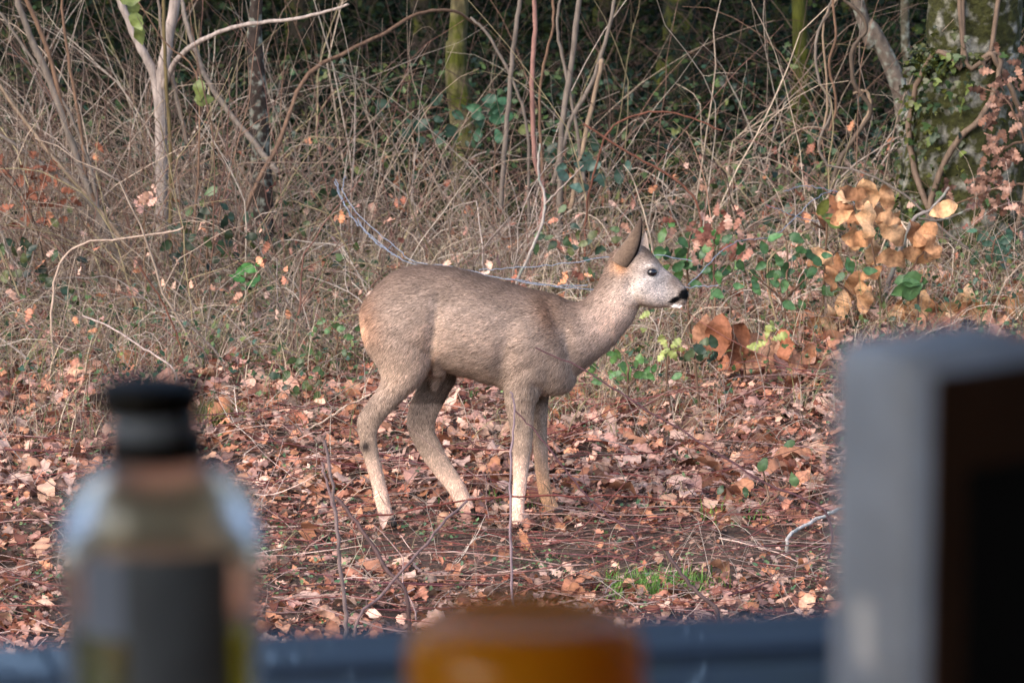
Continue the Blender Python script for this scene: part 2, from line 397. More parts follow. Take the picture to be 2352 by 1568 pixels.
# tiny green weeds, moss tuft, grass --------------------------------
def weeds():
    mb = MB(); n = 420
    cy = rng.uniform(8.7, 12.2, n); cx = rng.uniform(-1, 1, n)*(.1364*cy+.1)
    extra = [(-.62, 9.85), (-.55, 9.95), (-.8, 9.7), (-.2, 9.9), (-1.0, 9.5), (-.4, 9.6), (.05, 9.5), (-1.2, 10.2), (-.9, 9.9), (-.62, 9.4), (-1.1, 9.2), (-.7, 9.2), (.8, 9.4)]
    X, Y = [], []
    for a, b in zip(cx, cy): k = R.randint(2, 9); X.append(a+rng.normal(0, .02, k)); Y.append(b+rng.normal(0, .03, k))
    for a, b in extra: X.append(a+rng.normal(0, .07, 60)); Y.append(b+rng.normal(0, .07, 60))
    x = np.concatenate(X); y = np.concatenate(Y); n = len(x)
    pos = np.stack([x, y, gh(x, y)+rng.uniform(.01, .05, n)], 1)
    scatter(mb, OVA, pos, rng.uniform(.007, .019, n), rotmats(rng.uniform(0, 6.3, n), rng.normal(0, .4, n), rng.normal(0, .4, n)), pick(palette((92, 118, 80), (112, 134, 86), (76, 104, 72)), n))
    tag(mb.build('ground_weeds', 'green_leaf'), 'small green seedlings scattered over the bare soil and leaves', 'weeds', kind='stuff')
    mb = MB(); n = 16000; y = rng.uniform(8.4, 12.8, n); x = rng.uniform(-1, 1, n)*(.1364*y+.2)
    pos = np.stack([x, y, gh(x, y)+rng.uniform(.001, .012, n)], 1)
    scatter(mb, SIM+OAK[:2], pos, rng.uniform(.008, .028, n), rotmats(rng.uniform(0, 6.3, n), rng.normal(0, .35, n), rng.normal(0, .35, n)), pick(PAL_LITTER, n, .25)*.62)
    tag(mb.build('leaf_crumbs', 'dead_leaf'), 'broken bits of dead leaf strewn over the dark soil', 'leaf litter', kind='stuff')
weeds()
def blades(mb, cx, cy, n, spread, hmin, hmax, pal, lean=.5, wd=.0022, sy=None):
    x = cx+rng.normal(0, spread, n); y = cy+rng.normal(0, sy or spread, n); z = gh(x, y)
    h = rng.uniform(hmin, hmax, n); az = rng.uniform(0, 6.28, n); ln = rng.uniform(.1, 1, n)*lean
    P0 = np.stack([x, y, z], 1); N = 5; t = np.linspace(0, 1, N)
    d = np.stack([np.cos(az), np.sin(az)], 1)
    Pt = np.zeros((n, N, 3)); Pt[:, :, :2] = P0[:, None, :2]+d[:, None, :]*(h*ln)[:, None, None]*(t**1.8)[None, :, None]
    Pt[:, :, 2] = z[:, None]+h[:, None]*t[None]*(1-.35*ln[:, None]*t[None])
    side = np.stack([-np.sin(az+.5), np.cos(az+.5), np.zeros(n)], 1)
    wv = wd*(1-t**1.5)
    V = np.stack([Pt-side[:, None]*wv[None, :, None], Pt+side[:, None]*wv[None, :, None]], 2)
    i, j = np.meshgrid(np.arange(n), np.arange(N-1), indexing='ij'); b = i*N*2+j*2
    Q = np.stack([b, b+1, b+3, b+2], -1).reshape(-1, 4)
    mb.add(V.reshape(-1, 3), quads=Q, col=np.repeat(pick(pal, n), N*2, 0))
GRASS = palette((110, 150, 70), (130, 160, 84), (84, 126, 60)); STRAW = palette((176, 156, 130), (150, 128, 108), (128, 128, 88), (190, 174, 152), (124, 112, 88), (104, 112, 74))
def tuft(px, py, n, sp, h0, h1, pal, label, lean=.6):
    g = G(px, py); mb = MB(); blades(mb, g[0], g[1], n, sp, h0, h1, pal, lean)
    tag(mb.build('grass_tuft', 'grass', origin=tuple(g)), label, 'grass', kind='stuff')
tuft(1510, 1352, 700, .06, .025, .06, GRASS, 'bright green grass tuft on the soil in front of the deer, beside a dark stick', .8)
tuft(1670, 1190, 60, .05, .03, .07, GRASS, 'sparse green grass tuft right of the deer among dead leaves', .9)
tuft(490, 975, 500, .05, .03, .10, palette((120, 126, 70), (100, 112, 62), (142, 132, 84)), 'mossy olive grass tuft beside the bottle cap at the thicket edge', .9)
tuft(1180, 1150, 90, .08, .02, .05, GRASS, 'thin green grass tuft behind the near front hoof', .9)
mbg = MB()
for _ in range(260):
    yy = R.uniform(11.2, 16.5); xx = R.uniform(-1, 1)*(.1364*yy+.2)
    if yy < 12.1 and R.random() < .6: continue
    blades(mbg, xx, yy, 55, .12, .08, .34 if yy > 12 else .2, STRAW, 1.3, .0019)
tag(mbg.build('dry_grass', 'grass'), 'dry straw coloured grass filling the thicket floor', 'grass', kind='stuff')

# ------------------------------------------------------------------ undergrowth stems
def grow(n, base, d0, length, N, wig, grav, r0, r1):
    d = d0/np.linalg.norm(d0, axis=1, keepdims=True); Pt = np.zeros((n, N, 3)); Pt[:, 0] = base
    st = (length/(N-1))[:, None]; turn = rng.normal(0, wig*.38, (n, 3))
    for i in range(1, N):
        d = d+rng.normal(0, wig, (n, 3))*np.where(rng.uniform(0, 1, (n, 1)) < .25, 2.2, .7)+turn; d[:, 2] -= grav*i/N; d /= np.linalg.norm(d, axis=1, keepdims=True)
        Pt[:, i] = Pt[:, i-1]+d*st
    Pt[:, :, 2] = np.maximum(Pt[:, :, 2], gh(Pt[:, :, 0], Pt[:, :, 1])+.004)
    t = np.linspace(0, 1, N); Rd = r0[:, None]*(1-t)+r1[:, None]*t
    return Pt, Rd
def thicket():
    mb = MB()
    def bed(n, y0, y1, l0, l1, ra, rb, pal, up=1.0, lean=.6, grav=.25, wig=.12, xbias=None, N=9, twigs=2, dk=1.0):
        y = rng.uniform(y0, y1, n); x = rng.uniform(-1, 1, n)*(.1364*y+.35)
        if xbias is not None:
            k = rng.uniform(0, 1, n) < xbias(x, y); x, y = x[k], y[k]; n = len(x)
        base = np.stack([x, y, gh(x, y)], 1)
        d = np.stack([rng.normal(0, lean, n)+np.where(x < -.7, -.3, .1), rng.normal(0, lean*.7, n), np.full(n, up)], 1)
        L = rng.uniform(l0, l1, n); r = ra+(rb*1.15-ra)*rng.uniform(0, 1, n)**1.7
        Pt, Rd = grow(n, base, d, L, N, wig, grav, r, r*.3)
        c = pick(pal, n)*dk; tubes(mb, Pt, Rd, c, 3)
        for _ in range(twigs):
            s = rng.uniform(0, 1, n) < .7; q = np.nonzero(s)[0]; at = rng.integers(2, N-2, len(q))
            b = Pt[q, at]; dd = Pt[q, at+1]-Pt[q, at]; dd /= np.linalg.norm(dd, axis=1, keepdims=True); dd = dd+rng.normal(0, .6, dd.shape)
            P2, R2 = grow(len(q), b, dd, L[q]*rng.uniform(.15, .45, len(q)), 5, .15, .15, Rd[q, at]*.6, Rd[q, at]*.25)
            tubes(mb, P2, R2, c[q]*1.05, 3)
    left = lambda x, y: np.where(x < .9, 1, .45)
    bed(3000, 12.3, 14.5, .2, .58, .0012, .0034, PAL_DRY, lean=.75, grav=.45, xbias=left)
    bed(2300, 14, 16.5, .25, .8, .0013, .0036, PAL_DRY, lean=.6, grav=.35, xbias=lambda x, y: np.where(x < -.8, .9, .25))
    bed(600, 14, 15.5, .2, .45, .0015, .0034, PAL_DRY+PAL_TWIG, lean=.8, grav=.4, xbias=lambda x, y: np.where(x < -.8, .2, .8))
    bed(1500, 13.2, 15.8, .6, 1.35, .0014, .0042, PAL_DRY+PAL_TWIG, lean=.45, grav=.12, wig=.10, N=11, xbias=lambda x, y: np.where(x < -.95, 1, np.where(x < -.3, .30, np.where(x < .6, .12, .04))), dk=.85)
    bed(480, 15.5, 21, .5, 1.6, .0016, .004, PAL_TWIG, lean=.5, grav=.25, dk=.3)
    bed(620, 13.2, 18, .5, 1.5, .002, .0045, PAL_TWIG+PAL_DRY, lean=.55, grav=.15, wig=.09, N=11, xbias=lambda x, y: np.where(x < -.8, 1, .3))
    bed(700, 10.9, 12.6, .12, .4, .001, .0022, PAL_DRY, lean=.9, grav=.3, twigs=1)
    bed(1400, 8.8, 11.4, .06, .26, .0007, .0016, PAL_DRY+PAL_TWIG, lean=1.0, grav=.3, twigs=1)
    # long reddish canes sprawling over the litter
    n = 150; y = rng.uniform(8.6, 12.0, n); x = rng.uniform(-1, 1, n)*(.1364*y+.2); a = rng.normal(0, .5, n)+np.where(rng.uniform(0, 1, n) < .5, 0, math.pi)
    base = np.stack([x, y, gh(x, y)+rng.uniform(.02, .07, n)], 1)
    Pt, Rd = grow(n, base, np.stack([np.cos(a), np.sin(a)*.8, rng.uniform(-.02, .16, n)], 1), rng.uniform(.3, .9, n), 11, .07, .03, rng.uniform(.0014, .0026, n), np.full(n, .0009))
    tubes(mb, Pt, Rd, pick(palette((118, 66, 64), (98, 58, 62), (130, 84, 76), (160, 130, 122)), n), 4)
    # fallen twigs lying flat on the leaves
    n = 1300; y = rng.uniform(8.7, 12.5, n); x = rng.uniform(-1, 1, n)*(.1364*y+.2)
    a = rng.uniform(0, 6.28, n); base = np.stack([x, y, gh(x, y)+rng.uniform(.02, .05, n)], 1)
    Pt, Rd = grow(n, base, np.stack([np.cos(a), np.sin(a)*.7, rng.normal(0, .07, n)], 1), rng.uniform(.08, .4, n), 7, .09, .0, rng.uniform(.001, .0024, n), np.full(n, .0008))
    tubes(mb, Pt, Rd, pick(palette((186, 160, 150), (120, 66, 62), (104, 60, 58), (150, 120, 110), (92, 62, 60)), n), 3)
    tag(mb.build('dry_undergrowth', 'stem'), 'tangle of thin dry stems and twigs behind the deer', 'undergrowth', kind='stuff')
    # the stems one can pick out
    for i in range(130):
        y = R.uniform(12.4, 16.5); x = R.uniform(-1, .75)*(.1364*y); z = float(gh(x, y))
        L = R.uniform(.5, 1.5) if x < -.75 else R.uniform(.3, .85); m = MB(); d = np.array([[R.gauss(-.4 if x < -.6 else -.1, .35), R.gauss(0, .3), 1]]); r = R.uniform(.0028, .0052)
        c = pick(PAL_DRY, 1)[0]
        Pt, Rd = grow(1, np.array([[x, y, z]]), d, np.array([L]), 14, .13, .18, np.array([r]), np.array([r*.35])); tubes(m, Pt, Rd, c, 5)
        for _ in range(R.randint(1, 4)):
            q = R.randint(3, 9); dd = Pt[0, q+1]-Pt[0, q]; dd = dd/np.linalg.norm(dd)+rng.normal(0, .45, 3)
            P2, R2 = grow(1, Pt[:, q], dd[None], np.array([L*R.uniform(.2, .4)]), 7, .12, .1, np.array([r*.5]), np.array([r*.2])); tubes(m, P2, R2, c, 4)
        tx = 1176+Pt[0, -1, 0]/y*2352*LENS/36; bx_ = 1176+x/y*2352*LENS/36
        lean = 'leaning left' if tx < bx_-50 else 'leaning right' if tx > bx_+50 else 'nearly upright'
        wh = next(t_ for lim, t_ in ((180, 'at the far left of the thicket'), (480, 'around the pale forked shrub'), (720, 'near the dark lichened trunk'), (960, 'above the rump of the deer'), (1180, 'near the lichened mossy trunk'), (1400, 'by the grey stem clump'), (9999, 'above the head of the deer')) if bx_ < lim)
        tag(m.build('dry_bramble', 'stem', origin=(x, y, z)), ('tall' if L > .85 else 'short')+' dry '+('reddish' if c[0] > c[1]*1.75 else 'tan grey')+' bramble stem '+lean+' '+wh, 'bramble stem', 'tall dry stems in the thicket')
thicket()
def green_bits():
    mb = MB(); n = 15000
    y = 13+rng.uniform(0, 1, n)**.8*6; x = rng.uniform(-1, 1, n)*(.1364*y+.3)
    nz = np.array([mnoise.noise(Vector((float(a)*1.3+5, float(b)*.9, 0))) for a, b in zip(x, y)])
    k = (nz > .0) ; x, y = x[k], y[k]; n = len(x)
    pos = np.stack([x, y, gh(x, y)+rng.uniform(.02, .38, n)*np.clip((y-12)/3, .3, 1.3)], 1)
    scatter(mb, IVY+OVA, pos, rng.uniform(.018, .05, n), rotmats(rng.uniform(0, 6.3, n), rng.normal(0, .6, n), rng.normal(0, .6, n)), pick(PAL_GREEN+PAL_DARKG, n))
    n = 3200; y = rng.uniform(11.6, 13.6, n); x = rng.uniform(-1, 1, n)*(.1364*y+.1)
    pos = np.stack([x, y, gh(x, y)+rng.uniform(.01, .2, n)], 1)
    scatter(mb, OVA+IVY, pos, rng.uniform(.010, .03, n), rotmats(rng.uniform(0, 6.3, n), rng.normal(0, .6, n), rng.normal(0, .6, n)), pick(PAL_GREEN, n))
    tag(mb.build('bramble_leaves', 'green_leaf'), 'scattered green bramble and ivy leaves low in the thicket', 'leaves', kind='stuff')
    mb = MB(); n = 1500; y = rng.uniform(12.4, 16.5, n); x = rng.uniform(-1, 1, n)*(.1364*y+.1)
    pos = np.stack([x, y, gh(x, y)+rng.uniform(.02, .45, n)*rng.uniform(0, 1, n)], 1)
    scatter(mb, OAK, pos, rng.uniform(.03, .06, n), rotmats(rng.uniform(0, 6.3, n), rng.normal(0, .8, n), rng.normal(0, .8, n)), pick(PAL_LITTER, n))
    tag(mb.build('caught_leaves', 'dead_leaf'), 'dead brown leaves caught between the dry stems', 'leaves', kind='stuff')
    # evergreen undergrowth in the dark of the wood
    mb = MB(); n = 26000; y = rng.uniform(17, 31, n); x = rng.uniform(-1, 1, n)*(.1364*y+1.2)
    cl = np.array([mnoise.noise(Vector((float(a)*.7, float(b)*.35, 3))) for a, b in zip(x, y)])
    hmax = np.clip(.25+(y-17)*.10+cl*1.3, .1, 2.2)
    pos = np.stack([x, y, gh(x, y)+rng.uniform(0, 1, n)*hmax], 1)
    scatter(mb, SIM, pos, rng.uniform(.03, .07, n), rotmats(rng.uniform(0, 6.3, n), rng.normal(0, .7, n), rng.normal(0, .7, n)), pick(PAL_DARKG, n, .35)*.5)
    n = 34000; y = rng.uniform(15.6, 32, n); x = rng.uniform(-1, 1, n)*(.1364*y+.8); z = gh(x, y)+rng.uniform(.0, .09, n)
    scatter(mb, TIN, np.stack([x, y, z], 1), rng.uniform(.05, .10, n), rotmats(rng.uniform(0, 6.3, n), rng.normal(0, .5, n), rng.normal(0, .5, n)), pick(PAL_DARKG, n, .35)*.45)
    tag(mb.build('evergreen_undergrowth', 'evergreen'), 'dark evergreen undergrowth in the shade of the wood', 'undergrowth', kind='stuff')
green_bits()

# ------------------------------------------------------------------ trees
def rough_trunk(mb, pts, r0, r1, k=18, n=40, bump=.08, col=(.1, .1, .1), fr=6.0):
    q = smooth_path(pts, n); rad = np.linspace(r0, r1, n)*(1+.35*np.exp(-np.linspace(0, 1, n)*9))
    T = np.gradient(q, axis=0); T /= np.linalg.norm(T, axis=1, keepdims=True)
    A = np.cross(T, [0, 1, 0.01]); A /= np.linalg.norm(A, axis=1, keepdims=True); B = np.cross(T, A)
    V = []
    for i in range(n):
        for j in range(k):
            th = j/k*2*math.pi; d = math.cos(th)*A[i]+math.sin(th)*B[i]
            p = q[i]+d*rad[i]; s = 1+bump*2*mnoise.noise(Vector((p[0]*fr, p[1]*fr, p[2]*fr*.5)))+bump*mnoise.noise(Vector((p[0]*fr*3, p[1]*fr*3, p[2]*fr*1.2)))
            V.append(q[i]+d*rad[i]*s)
    Q = [[i*k+j, i*k+(j+1) % k, (i+1)*k+(j+1) % k, (i+1)*k+j] for i in range(n-1) for j in range(k)]
    mb.add(V, quads=Q, col=col); return q, rad
def crown(parent, c, rx, rz, n=900, pal=PAL_DARKG, size=(.12, .26)):
    mb = MB(); d = rng.normal(0, 1, (n, 3)); d /= np.linalg.norm(d, axis=1, keepdims=True); rr = rng.uniform(.25, 1, n)**.5
    cl = rng.normal(0, 1, (14, 3))*[rx*.55, rx*.55, rz*.5]; pos = np.asarray(c)+cl[rng.integers(0, 14, n)]+d*rr[:, None]*[rx*.45, rx*.45, rz*.4]
    scatter(mb, SIM, pos, rng.uniform(*size, n), rotmats(rng.uniform(0, 6.3, n), rng.normal(0, .8, n), rng.normal(0, .8, n)), pick(pal, n))
    tag(mb.build('crown', 'evergreen', parent), kind='stuff')
BARKG = lin(126, 116, 108, .8); BARKD = lin(84, 72, 62, .6); BARKM = lin(96, 92, 50, .6)
def tree(label, pts_px, Y, r, mat='bark', col=BARKG, cat='tree', name='tree', crown_n=700, bump=.08, height=5.5, branches=3, gpy=None, ivy=0, pal=PAL_DARKG):
    """pts_px from base up; the first one stands on the ground at depth Y"""
    p = [P(px, py, Y) for px, py in pts_px]; base = p[0].copy(); base[2] = gh(base[0], base[1])-.03; p[0] = base
    d = p[-1]-p[-2]; d /= np.linalg.norm(d); k = (height-p[-1][2])/max(d[2], .3)
    top = p[-1]+np.array([d[0]*.6, d[1], d[2]])*k; top[2] = height; p.append((p[-1]+top)/2+np.array([.03, 0, 0])); p.append(top)
    e = empty(name, base, label, cat); mb = MB()
    q, rad = rough_trunk(mb, p, r, r*.45, n=44, bump=bump, col=col)
    tk = mb.build('trunk', mat, e)
    for b in range(branches):
        i = int(np.clip(np.searchsorted(q[:, 2], 1.9)+b*5, 4, 41)); m = MB(); a = R.uniform(0, 6.28); s = q[i]; L = R.uniform(.8, 1.8)
        one_tube(m, [s, s+np.array([math.cos(a)*L*.5, math.sin(a)*L*.5, L*.35]), s+np.array([math.cos(a)*L, math.sin(a)*L, L*.9])], rad[i]*.5, .008, col, 7, 10, .02)
        m.build('branch', mat, e)
    if crown_n: crown(e, q[-1]+[0, 0, .2], 1.7, 1.8, crown_n, pal)
    return e, q, rad
tree('mossy trunk with a pale lichened upper part behind the deer\'s back', [(1062, 425), (1066, 330), (1052, 200), (1048, 100), (1056, 0)], 17.0, .062, 'bark', lin(112, 104, 74, .7))
tree('dark lichen speckled trunk rising from the thicket left of the deer\'s rump', [(606, 640), (604, 460), (598, 330), (592, 200), (586, 60), (590, 0)], 14.6, .042, 'lichen_bark', lin(74, 62, 56, .5), crown_n=400)
tree('slim green mossy trunk in the dark wood right of centre', [(1836, 420), (1838, 250), (1842, 120), (1836, 0)], 18.0, .055, 'bark', lin(84, 88, 36, .6))
tree('grey smooth trunk leaning left across the upper right of the wood', [(2098, 480), (2078, 260), (2050, 160), (2000, 60), (1968, 0)], 16.0, .043, 'lichen_bark', lin(118, 106, 96, .7), bump=.04)
tree('thin upright grey trunk between the leaning trunk and the ivy covered tree', [(2096, 420), (2092, 250), (2084, 120), (2078, 0)], 17.5, .03, 'lichen_bark', lin(104, 98, 82, .6), bump=.04)
tree('dark evergreen clad trunk at the top of the wood right of centre', [(1560, 330), (1556, 150), (1560, 0)], 20.0, .12, 'bark', lin(40, 48, 34, .5), crown_n=1600)
# shady wood behind, trunks one can tell apart
for i, (px, Y, r, where) in enumerate([(700, 24, .13, 'above the deer\'s rump'), (860, 27, .16, 'above the middle of the deer\'s back'), (970, 23, .09, 'just left of the mossy trunk'), (1400, 25, .14, 'right of the clump of grey stems'), (1700, 26, .12, 'between evergreen clad and green mossy trunks'), (1250, 29, .18, 'behind the centre clump of grey stems'), (1960, 24, .1, 'behind the twisted vine'), (60, 23, .12, 'in the upper left corner'), (450, 25, .15, 'right of the pale forked shrub'), (2300, 22, .1, 'behind the ivy covered tree'), (230, 28, .12, 'left of the pale forked shrub')]):
    tag(tree('dim dark trunk far back in the wood, '+where, [(px, 300-(Y-20)*18), (px+R.uniform(-15, 15), 100), (px+R.uniform(-20, 20), -100)], Y, r, 'bark', lin(66, 60, 50, .5), crown_n=900)[0], group='far trunks in the wood')
# unseen canopy above the frame, set low and closed to darken the wood behind
mb = MB(); n = 15000; y = rng.uniform(14.6, 46, n); x = rng.uniform(-16, 16, n); z = 2.9+rng.uniform(0, 1, n)**.7*4.5+np.clip((18-y)*.3, 0, 1)
scatter(mb, SIM, np.stack([x, y, z], 1), rng.uniform(.22, .5, n), rotmats(rng.uniform(0, 6.3, n), rng.normal(0, .6, n), rng.normal(0, .6, n)), pick(PAL_DARKG, n))
tag(mb.build('wood_canopy', 'evergreen'), 'unseen closed leafy canopy shading the wood behind', 'canopy', kind='stuff')
mb = MB(); n = 9000; y = rng.uniform(32, 36, n); x = rng.uniform(-12, 12, n); z = gh(x, y)+rng.uniform(0, 4.5, n)
scatter(mb, SIM, np.stack([x, y, z], 1), rng.uniform(.15, .4, n), rotmats(rng.uniform(0, 6.3, n), rng.normal(0, .8, n), rng.normal(0, .8, n)), pick(PAL_DARKG, n))
tag(mb.build('far_wood', 'evergreen'), 'dark mass of evergreen wood far behind the thicket', 'wood', kind='stuff')

# ivy clad tree on the right
def ivy_tree():
    e, q, rad = tree('thick ivy and moss covered tree trunk with white lichen at the right edge', [(2215, 700), (2215, 520), (2222, 300), (2235, 120), (2240, 0)], 13.9, .26, 'ivy_bark', lin(72, 74, 34, .5), crown_n=1500, bump=.13, height=6)
    def on_trunk(th, u):
        i = int(u*32); c = q[i]; return c+np.array([math.cos(th), math.sin(th), 0])*rad[i]*1.1
    for k in range(3):
        m = MB(); th0 = [-2.4, -1.7, -1.0][k]
        one_tube(m, [on_trunk(th0+.5*math.sin(u*9+k*2), u) for u in np.linspace(.02, .95, 12)], .014, .009, lin(124, 104, 88, .7), 6, 40, .003)
        m.build('ivy_stem', 'stem', e)
    tp = []
    for i in range(8):
        m = MB(); V, F = IVY[i % 6]; m.add(V, tris=F, col=pick(palette((84, 100, 50), (58, 78, 42), (100, 114, 56), (50, 70, 44)), 1)[0]); me = m.mesh('ivy_leaf'); me.materials.append(M['green_leaf']); tp.append(me)
    for _ in range(100):
        th = R.gauss(-2.35, .5); u = R.uniform(.02, .85); p = on_trunk(th, u)+rng.normal(0, .01, 3)
        o = bpy.data.objects.new('ivy_leaf', R.choice(tp)); COL.objects.link(o); o.parent = e; o.location = Vector(p)-e.location
        s = R.uniform(.03, .055); o.scale = (s, s, s); o.rotation_euler = (R.gauss(0, .4), R.gauss(.9, .35), th+R.gauss(0, .6))
    m = MB(); n = 750; th = rng.normal(-2.6, .55, n); u = rng.uniform(0, .95, n)
    pos = np.array([on_trunk(a, b) for a, b in zip(th, u)])+rng.normal(0, .018, (n, 3))
    scatter(m, IVY, pos, rng.uniform(.015, .035, n), rotmats(th+rng.normal(0, .7, n), rng.normal(.8, .5, n), rng.normal(0, .5, n)), pick(palette((60, 66, 26), (46, 58, 28), (74, 78, 32), (38, 50, 30)), n))
    tag(m.build('ivy', 'green_leaf', e), kind='stuff')
    return e
ivy_tree()

def branchy(name, label, cat, stems, Y, mat='stem', group=None, gbase=True):
    """stems: list of (pixel path, r0 px, r1 px, colour, [Y override]); first = main, standing on the ground"""
    st = []
    for s in stems:
        y = s[4] if len(s) > 4 else Y
        ys = np.linspace(y[0], y[1], len(s[0])) if isinstance(y, tuple) else [y]*len(s[0])
        pts = [P(px, py, yy) for (px, py), yy in zip(s[0], ys)]; st.append((pts, s))
    p0 = st[0][0][0]
    if gbase: b = np.array([p0[0], p0[1], gh(p0[0], p0[1])-.01]); st[0][0].insert(0, b) if p0[2]-b[2] > .03 else st[0][0].__setitem__(0, b)
    else: b = p0
    e = empty(name, b, label, cat, group); mpp = 36/LENS/2352
    for pts, s in st:
        m = MB(); yy = pts[-1][1]; k = 7
        one_tube(m, pts, s[1]*mpp*yy, s[2]*mpp*yy, s[3], k, max(14, 5*len(pts)), .0015, .05); m.build('stem', mat, e)
    return e
GRY = lin(170, 156, 148, .8); GR2 = lin(134, 122, 112, .7); TAN = lin(160, 138, 116, .75); RED = lin(124, 80, 64, .7); BRO = lin(120, 94, 76, .8); PNK = lin(160, 120, 110, .8)
branchy('hazel_shrub', 'pale grey forked shrub with an arching branch in the upper left', 'shrub', [
    ([(372, 470), (370, 330), (368, 210), (385, 100), (402, 0), (412, -90)], 16, 12, GRY),
    ([(370, 300), (352, 170), (312, 90), (275, 0), (255, -60)], 11, 8, GRY),
    ([(372, 205), (410, 135), (470, 90), (560, 58), (700, 40), (800, 10)], 8, 3, GRY, (14.6, 14.0)),
    ([(430, 330), (400, 200), (372, 80), (360, -30)], 5, 3, GR2),
    ([(640, 400), (560, 300), (480, 190), (430, 60), (415, -20)], 7, 5, GR2, (14.4, 15))], 14.6)
branchy('hazel_shrub', 'bundle of leaning grey brown stems at the far left edge', 'shrub', [
    ([(290, 640), (240, 520), (190, 400), (120, 200), (60, 60), (30, -40)], 10, 7, GR2),
    ([(240, 520), (170, 340), (110, 120), (60, 0), (40, -40)], 6, 5, BRO),
    ([(330, 640), (260, 520), (120, 360), (0, 200), (-60, 120)], 6, 3, TAN),
    ([(230, 560), (215, 420), (160, 260), (90, 160), (0, 30)], 5, 3, GR2),
    ([(280, 600), (210, 470), (100, 380), (-30, 290)], 7, 4, GR2),
    ([(200, 430), (180, 260), (150, 90), (140, -40)], 5, 3, BRO)], 13.9)
branchy('dry_shoot', 'thin upright brown shoot with yellow leaves beside the forked grey shrub', 'shoot', [
    ([(392, 520), (392, 330), (380, 160), (375, 0), (372, -60)], 5, 4, lin(110, 96, 64, .8))], 14.0)
branchy('curved_branch', 'long curved brown branch arching over the dark wood at top centre', 'branch', [
    ([(560, 500), (640, 330), (700, 180), (800, 118), (880, 78), (960, 32), (1040, 26), (1100, 60)], 6, 3, BRO, (14.2, 15))], 14.2)
branchy('hazel_shrub', 'clump of slender grey stems behind the deer\'s neck in the centre', 'shrub', [
    ([(1200, 640), (1240, 520), (1250, 440), (1228, 360), (1222, 200), (1228, 60), (1225, -40)], 7, 5, PNK),
    ([(1285, 560), (1285, 450), (1290, 300), (1310, 160), (1330, 0), (1335, -40)], 8, 6, GR2),
    ([(1270, 420), (1310, 280), (1360, 190), (1400, 60), (1415, -30)], 6, 4, GR2),
    ([(1150, 480), (1160, 330), (1175, 150), (1195, 0), (1200, -30)], 6, 5, GR2),
    ([(1215, 520), (1210, 300), (1180, 190), (1120, 80), (1080, 40)], 4, 3, GR2),
    ([(1350, 500), (1330, 330), (1300, 170), (1280, 60), (1290, -30)], 5, 3, GR2),
    ([(1260, 540), (1245, 380), (1240, 200), (1270, 60), (1265, -30)], 4, 3, BRO),
    ([(1310, 480), (1340, 330), (1380, 150), (1375, 148)], 6, 5, TAN)], 14.7)
branchy('white_stem', 'crooked white barked stem rising just behind the deer\'s neck', 'stem', [
    ([(1188, 655), (1215, 590), (1245, 510), (1250, 450), (1236, 400), (1240, 330)], 4.2, 2.6, lin(190, 178, 170, .75)),
    ([(1252, 470), (1290, 430), (1340, 380)], 3, 1.5, lin(170, 150, 140, .8))], 13.0, 'lichen_bark')
branchy('bramble_cane', 'reddish arching bramble cane in front of the dark wood at right of centre', 'cane', [
    ([(1345, 500), (1370, 380), (1400, 300), (1470, 262), (1560, 262), (1660, 300)], 3, 2, RED)], 14.0)
branchy('bramble_cane', 'straight reddish cane sloping down towards the deer\'s head from the centre', 'cane', [
    ([(1610, 500), (1560, 420), (1460, 360), (1340, 285)], 3.2, 2.5, RED)], 13.6)
branchy('twisted_vine', 'twisted bare vine looping down beside the leaning grey trunk', 'vine', [
    ([(1900, 480), (1925, 380), (1960, 320), (2000, 250), (1960, 190), (1960, 110), (1990, 70), (1975, 30), (1940, 0), (1920, -40)], 6.5, 4, lin(104, 90, 78, .65)),
    ([(1905, 390), (1880, 330), (1910, 250), (1880, 180), (1875, 90), (1900, 30), (1915, -20)], 3.6, 3, GR2),
    ([(1905, 300), (1920, 240), (1905, 150), (1920, 80), (1910, -20)], 3.4, 3, BRO),
    ([(1960, 320), (1998, 250), (1990, 210), (1960, 215)], 4, 3, TAN),
    ([(1880, 350), (1900, 230), (1890, 60), (1920, 0), (1935, -30)], 3, 2, TAN)], 14.2)
branchy('lichen_stick', 'leaning stick spotted with white lichen among the large tan leaves', 'stick', [
    ([(2015, 780), (2030, 690), (2050, 620), (2075, 560), (2100, 500), (2140, 480), (2180, 430)], 7, 3, lin(150, 140, 134, .8)),
    ([(2110, 500), (2160, 505), (2230, 480)], 3.5, 2.5, lin(120, 110, 100, .7))], 12.6, 'lichen_bark')
branchy('fallen_branch', 'grey fallen branch slanting down from the leaning trunk to the tan leaves', 'branch', [
    ([(2260, 600), (2180, 540), (2080, 450), (1990, 400), (1900, 380)], 3.5, 2.5, GR2)], 13.2)
branchy('pale_twig', 'long pale straight twig slanting across the thicket at left', 'twig', [
    ([(400, 850), (330, 800), (250, 750), (190, 725)], 2.6, 2, lin(206, 184, 174, .85))], 12.0)
branchy('pale_twig', 'pale bent twig pointing right from the left thicket', 'twig', [
    ([(120, 700), (140, 600), (200, 556), (250, 552), (400, 530), (420, 520)], 3, 2, lin(190, 166, 148, .85))], 12.4)
branchy('pale_twig', 'pale slanting twig touching the near hind thigh', 'twig', [
    ([(700, 990), (740, 968), (800, 930), (870, 895)], 3, 1.8, lin(196, 174, 156, .8))], 11.3)
branchy('bramble_cane', 'thin red bramble cane running down the left thicket', 'cane', [
    ([(430, 860), (410, 780), (370, 690), (320, 610)], 2.6, 2, RED)], 12.2)
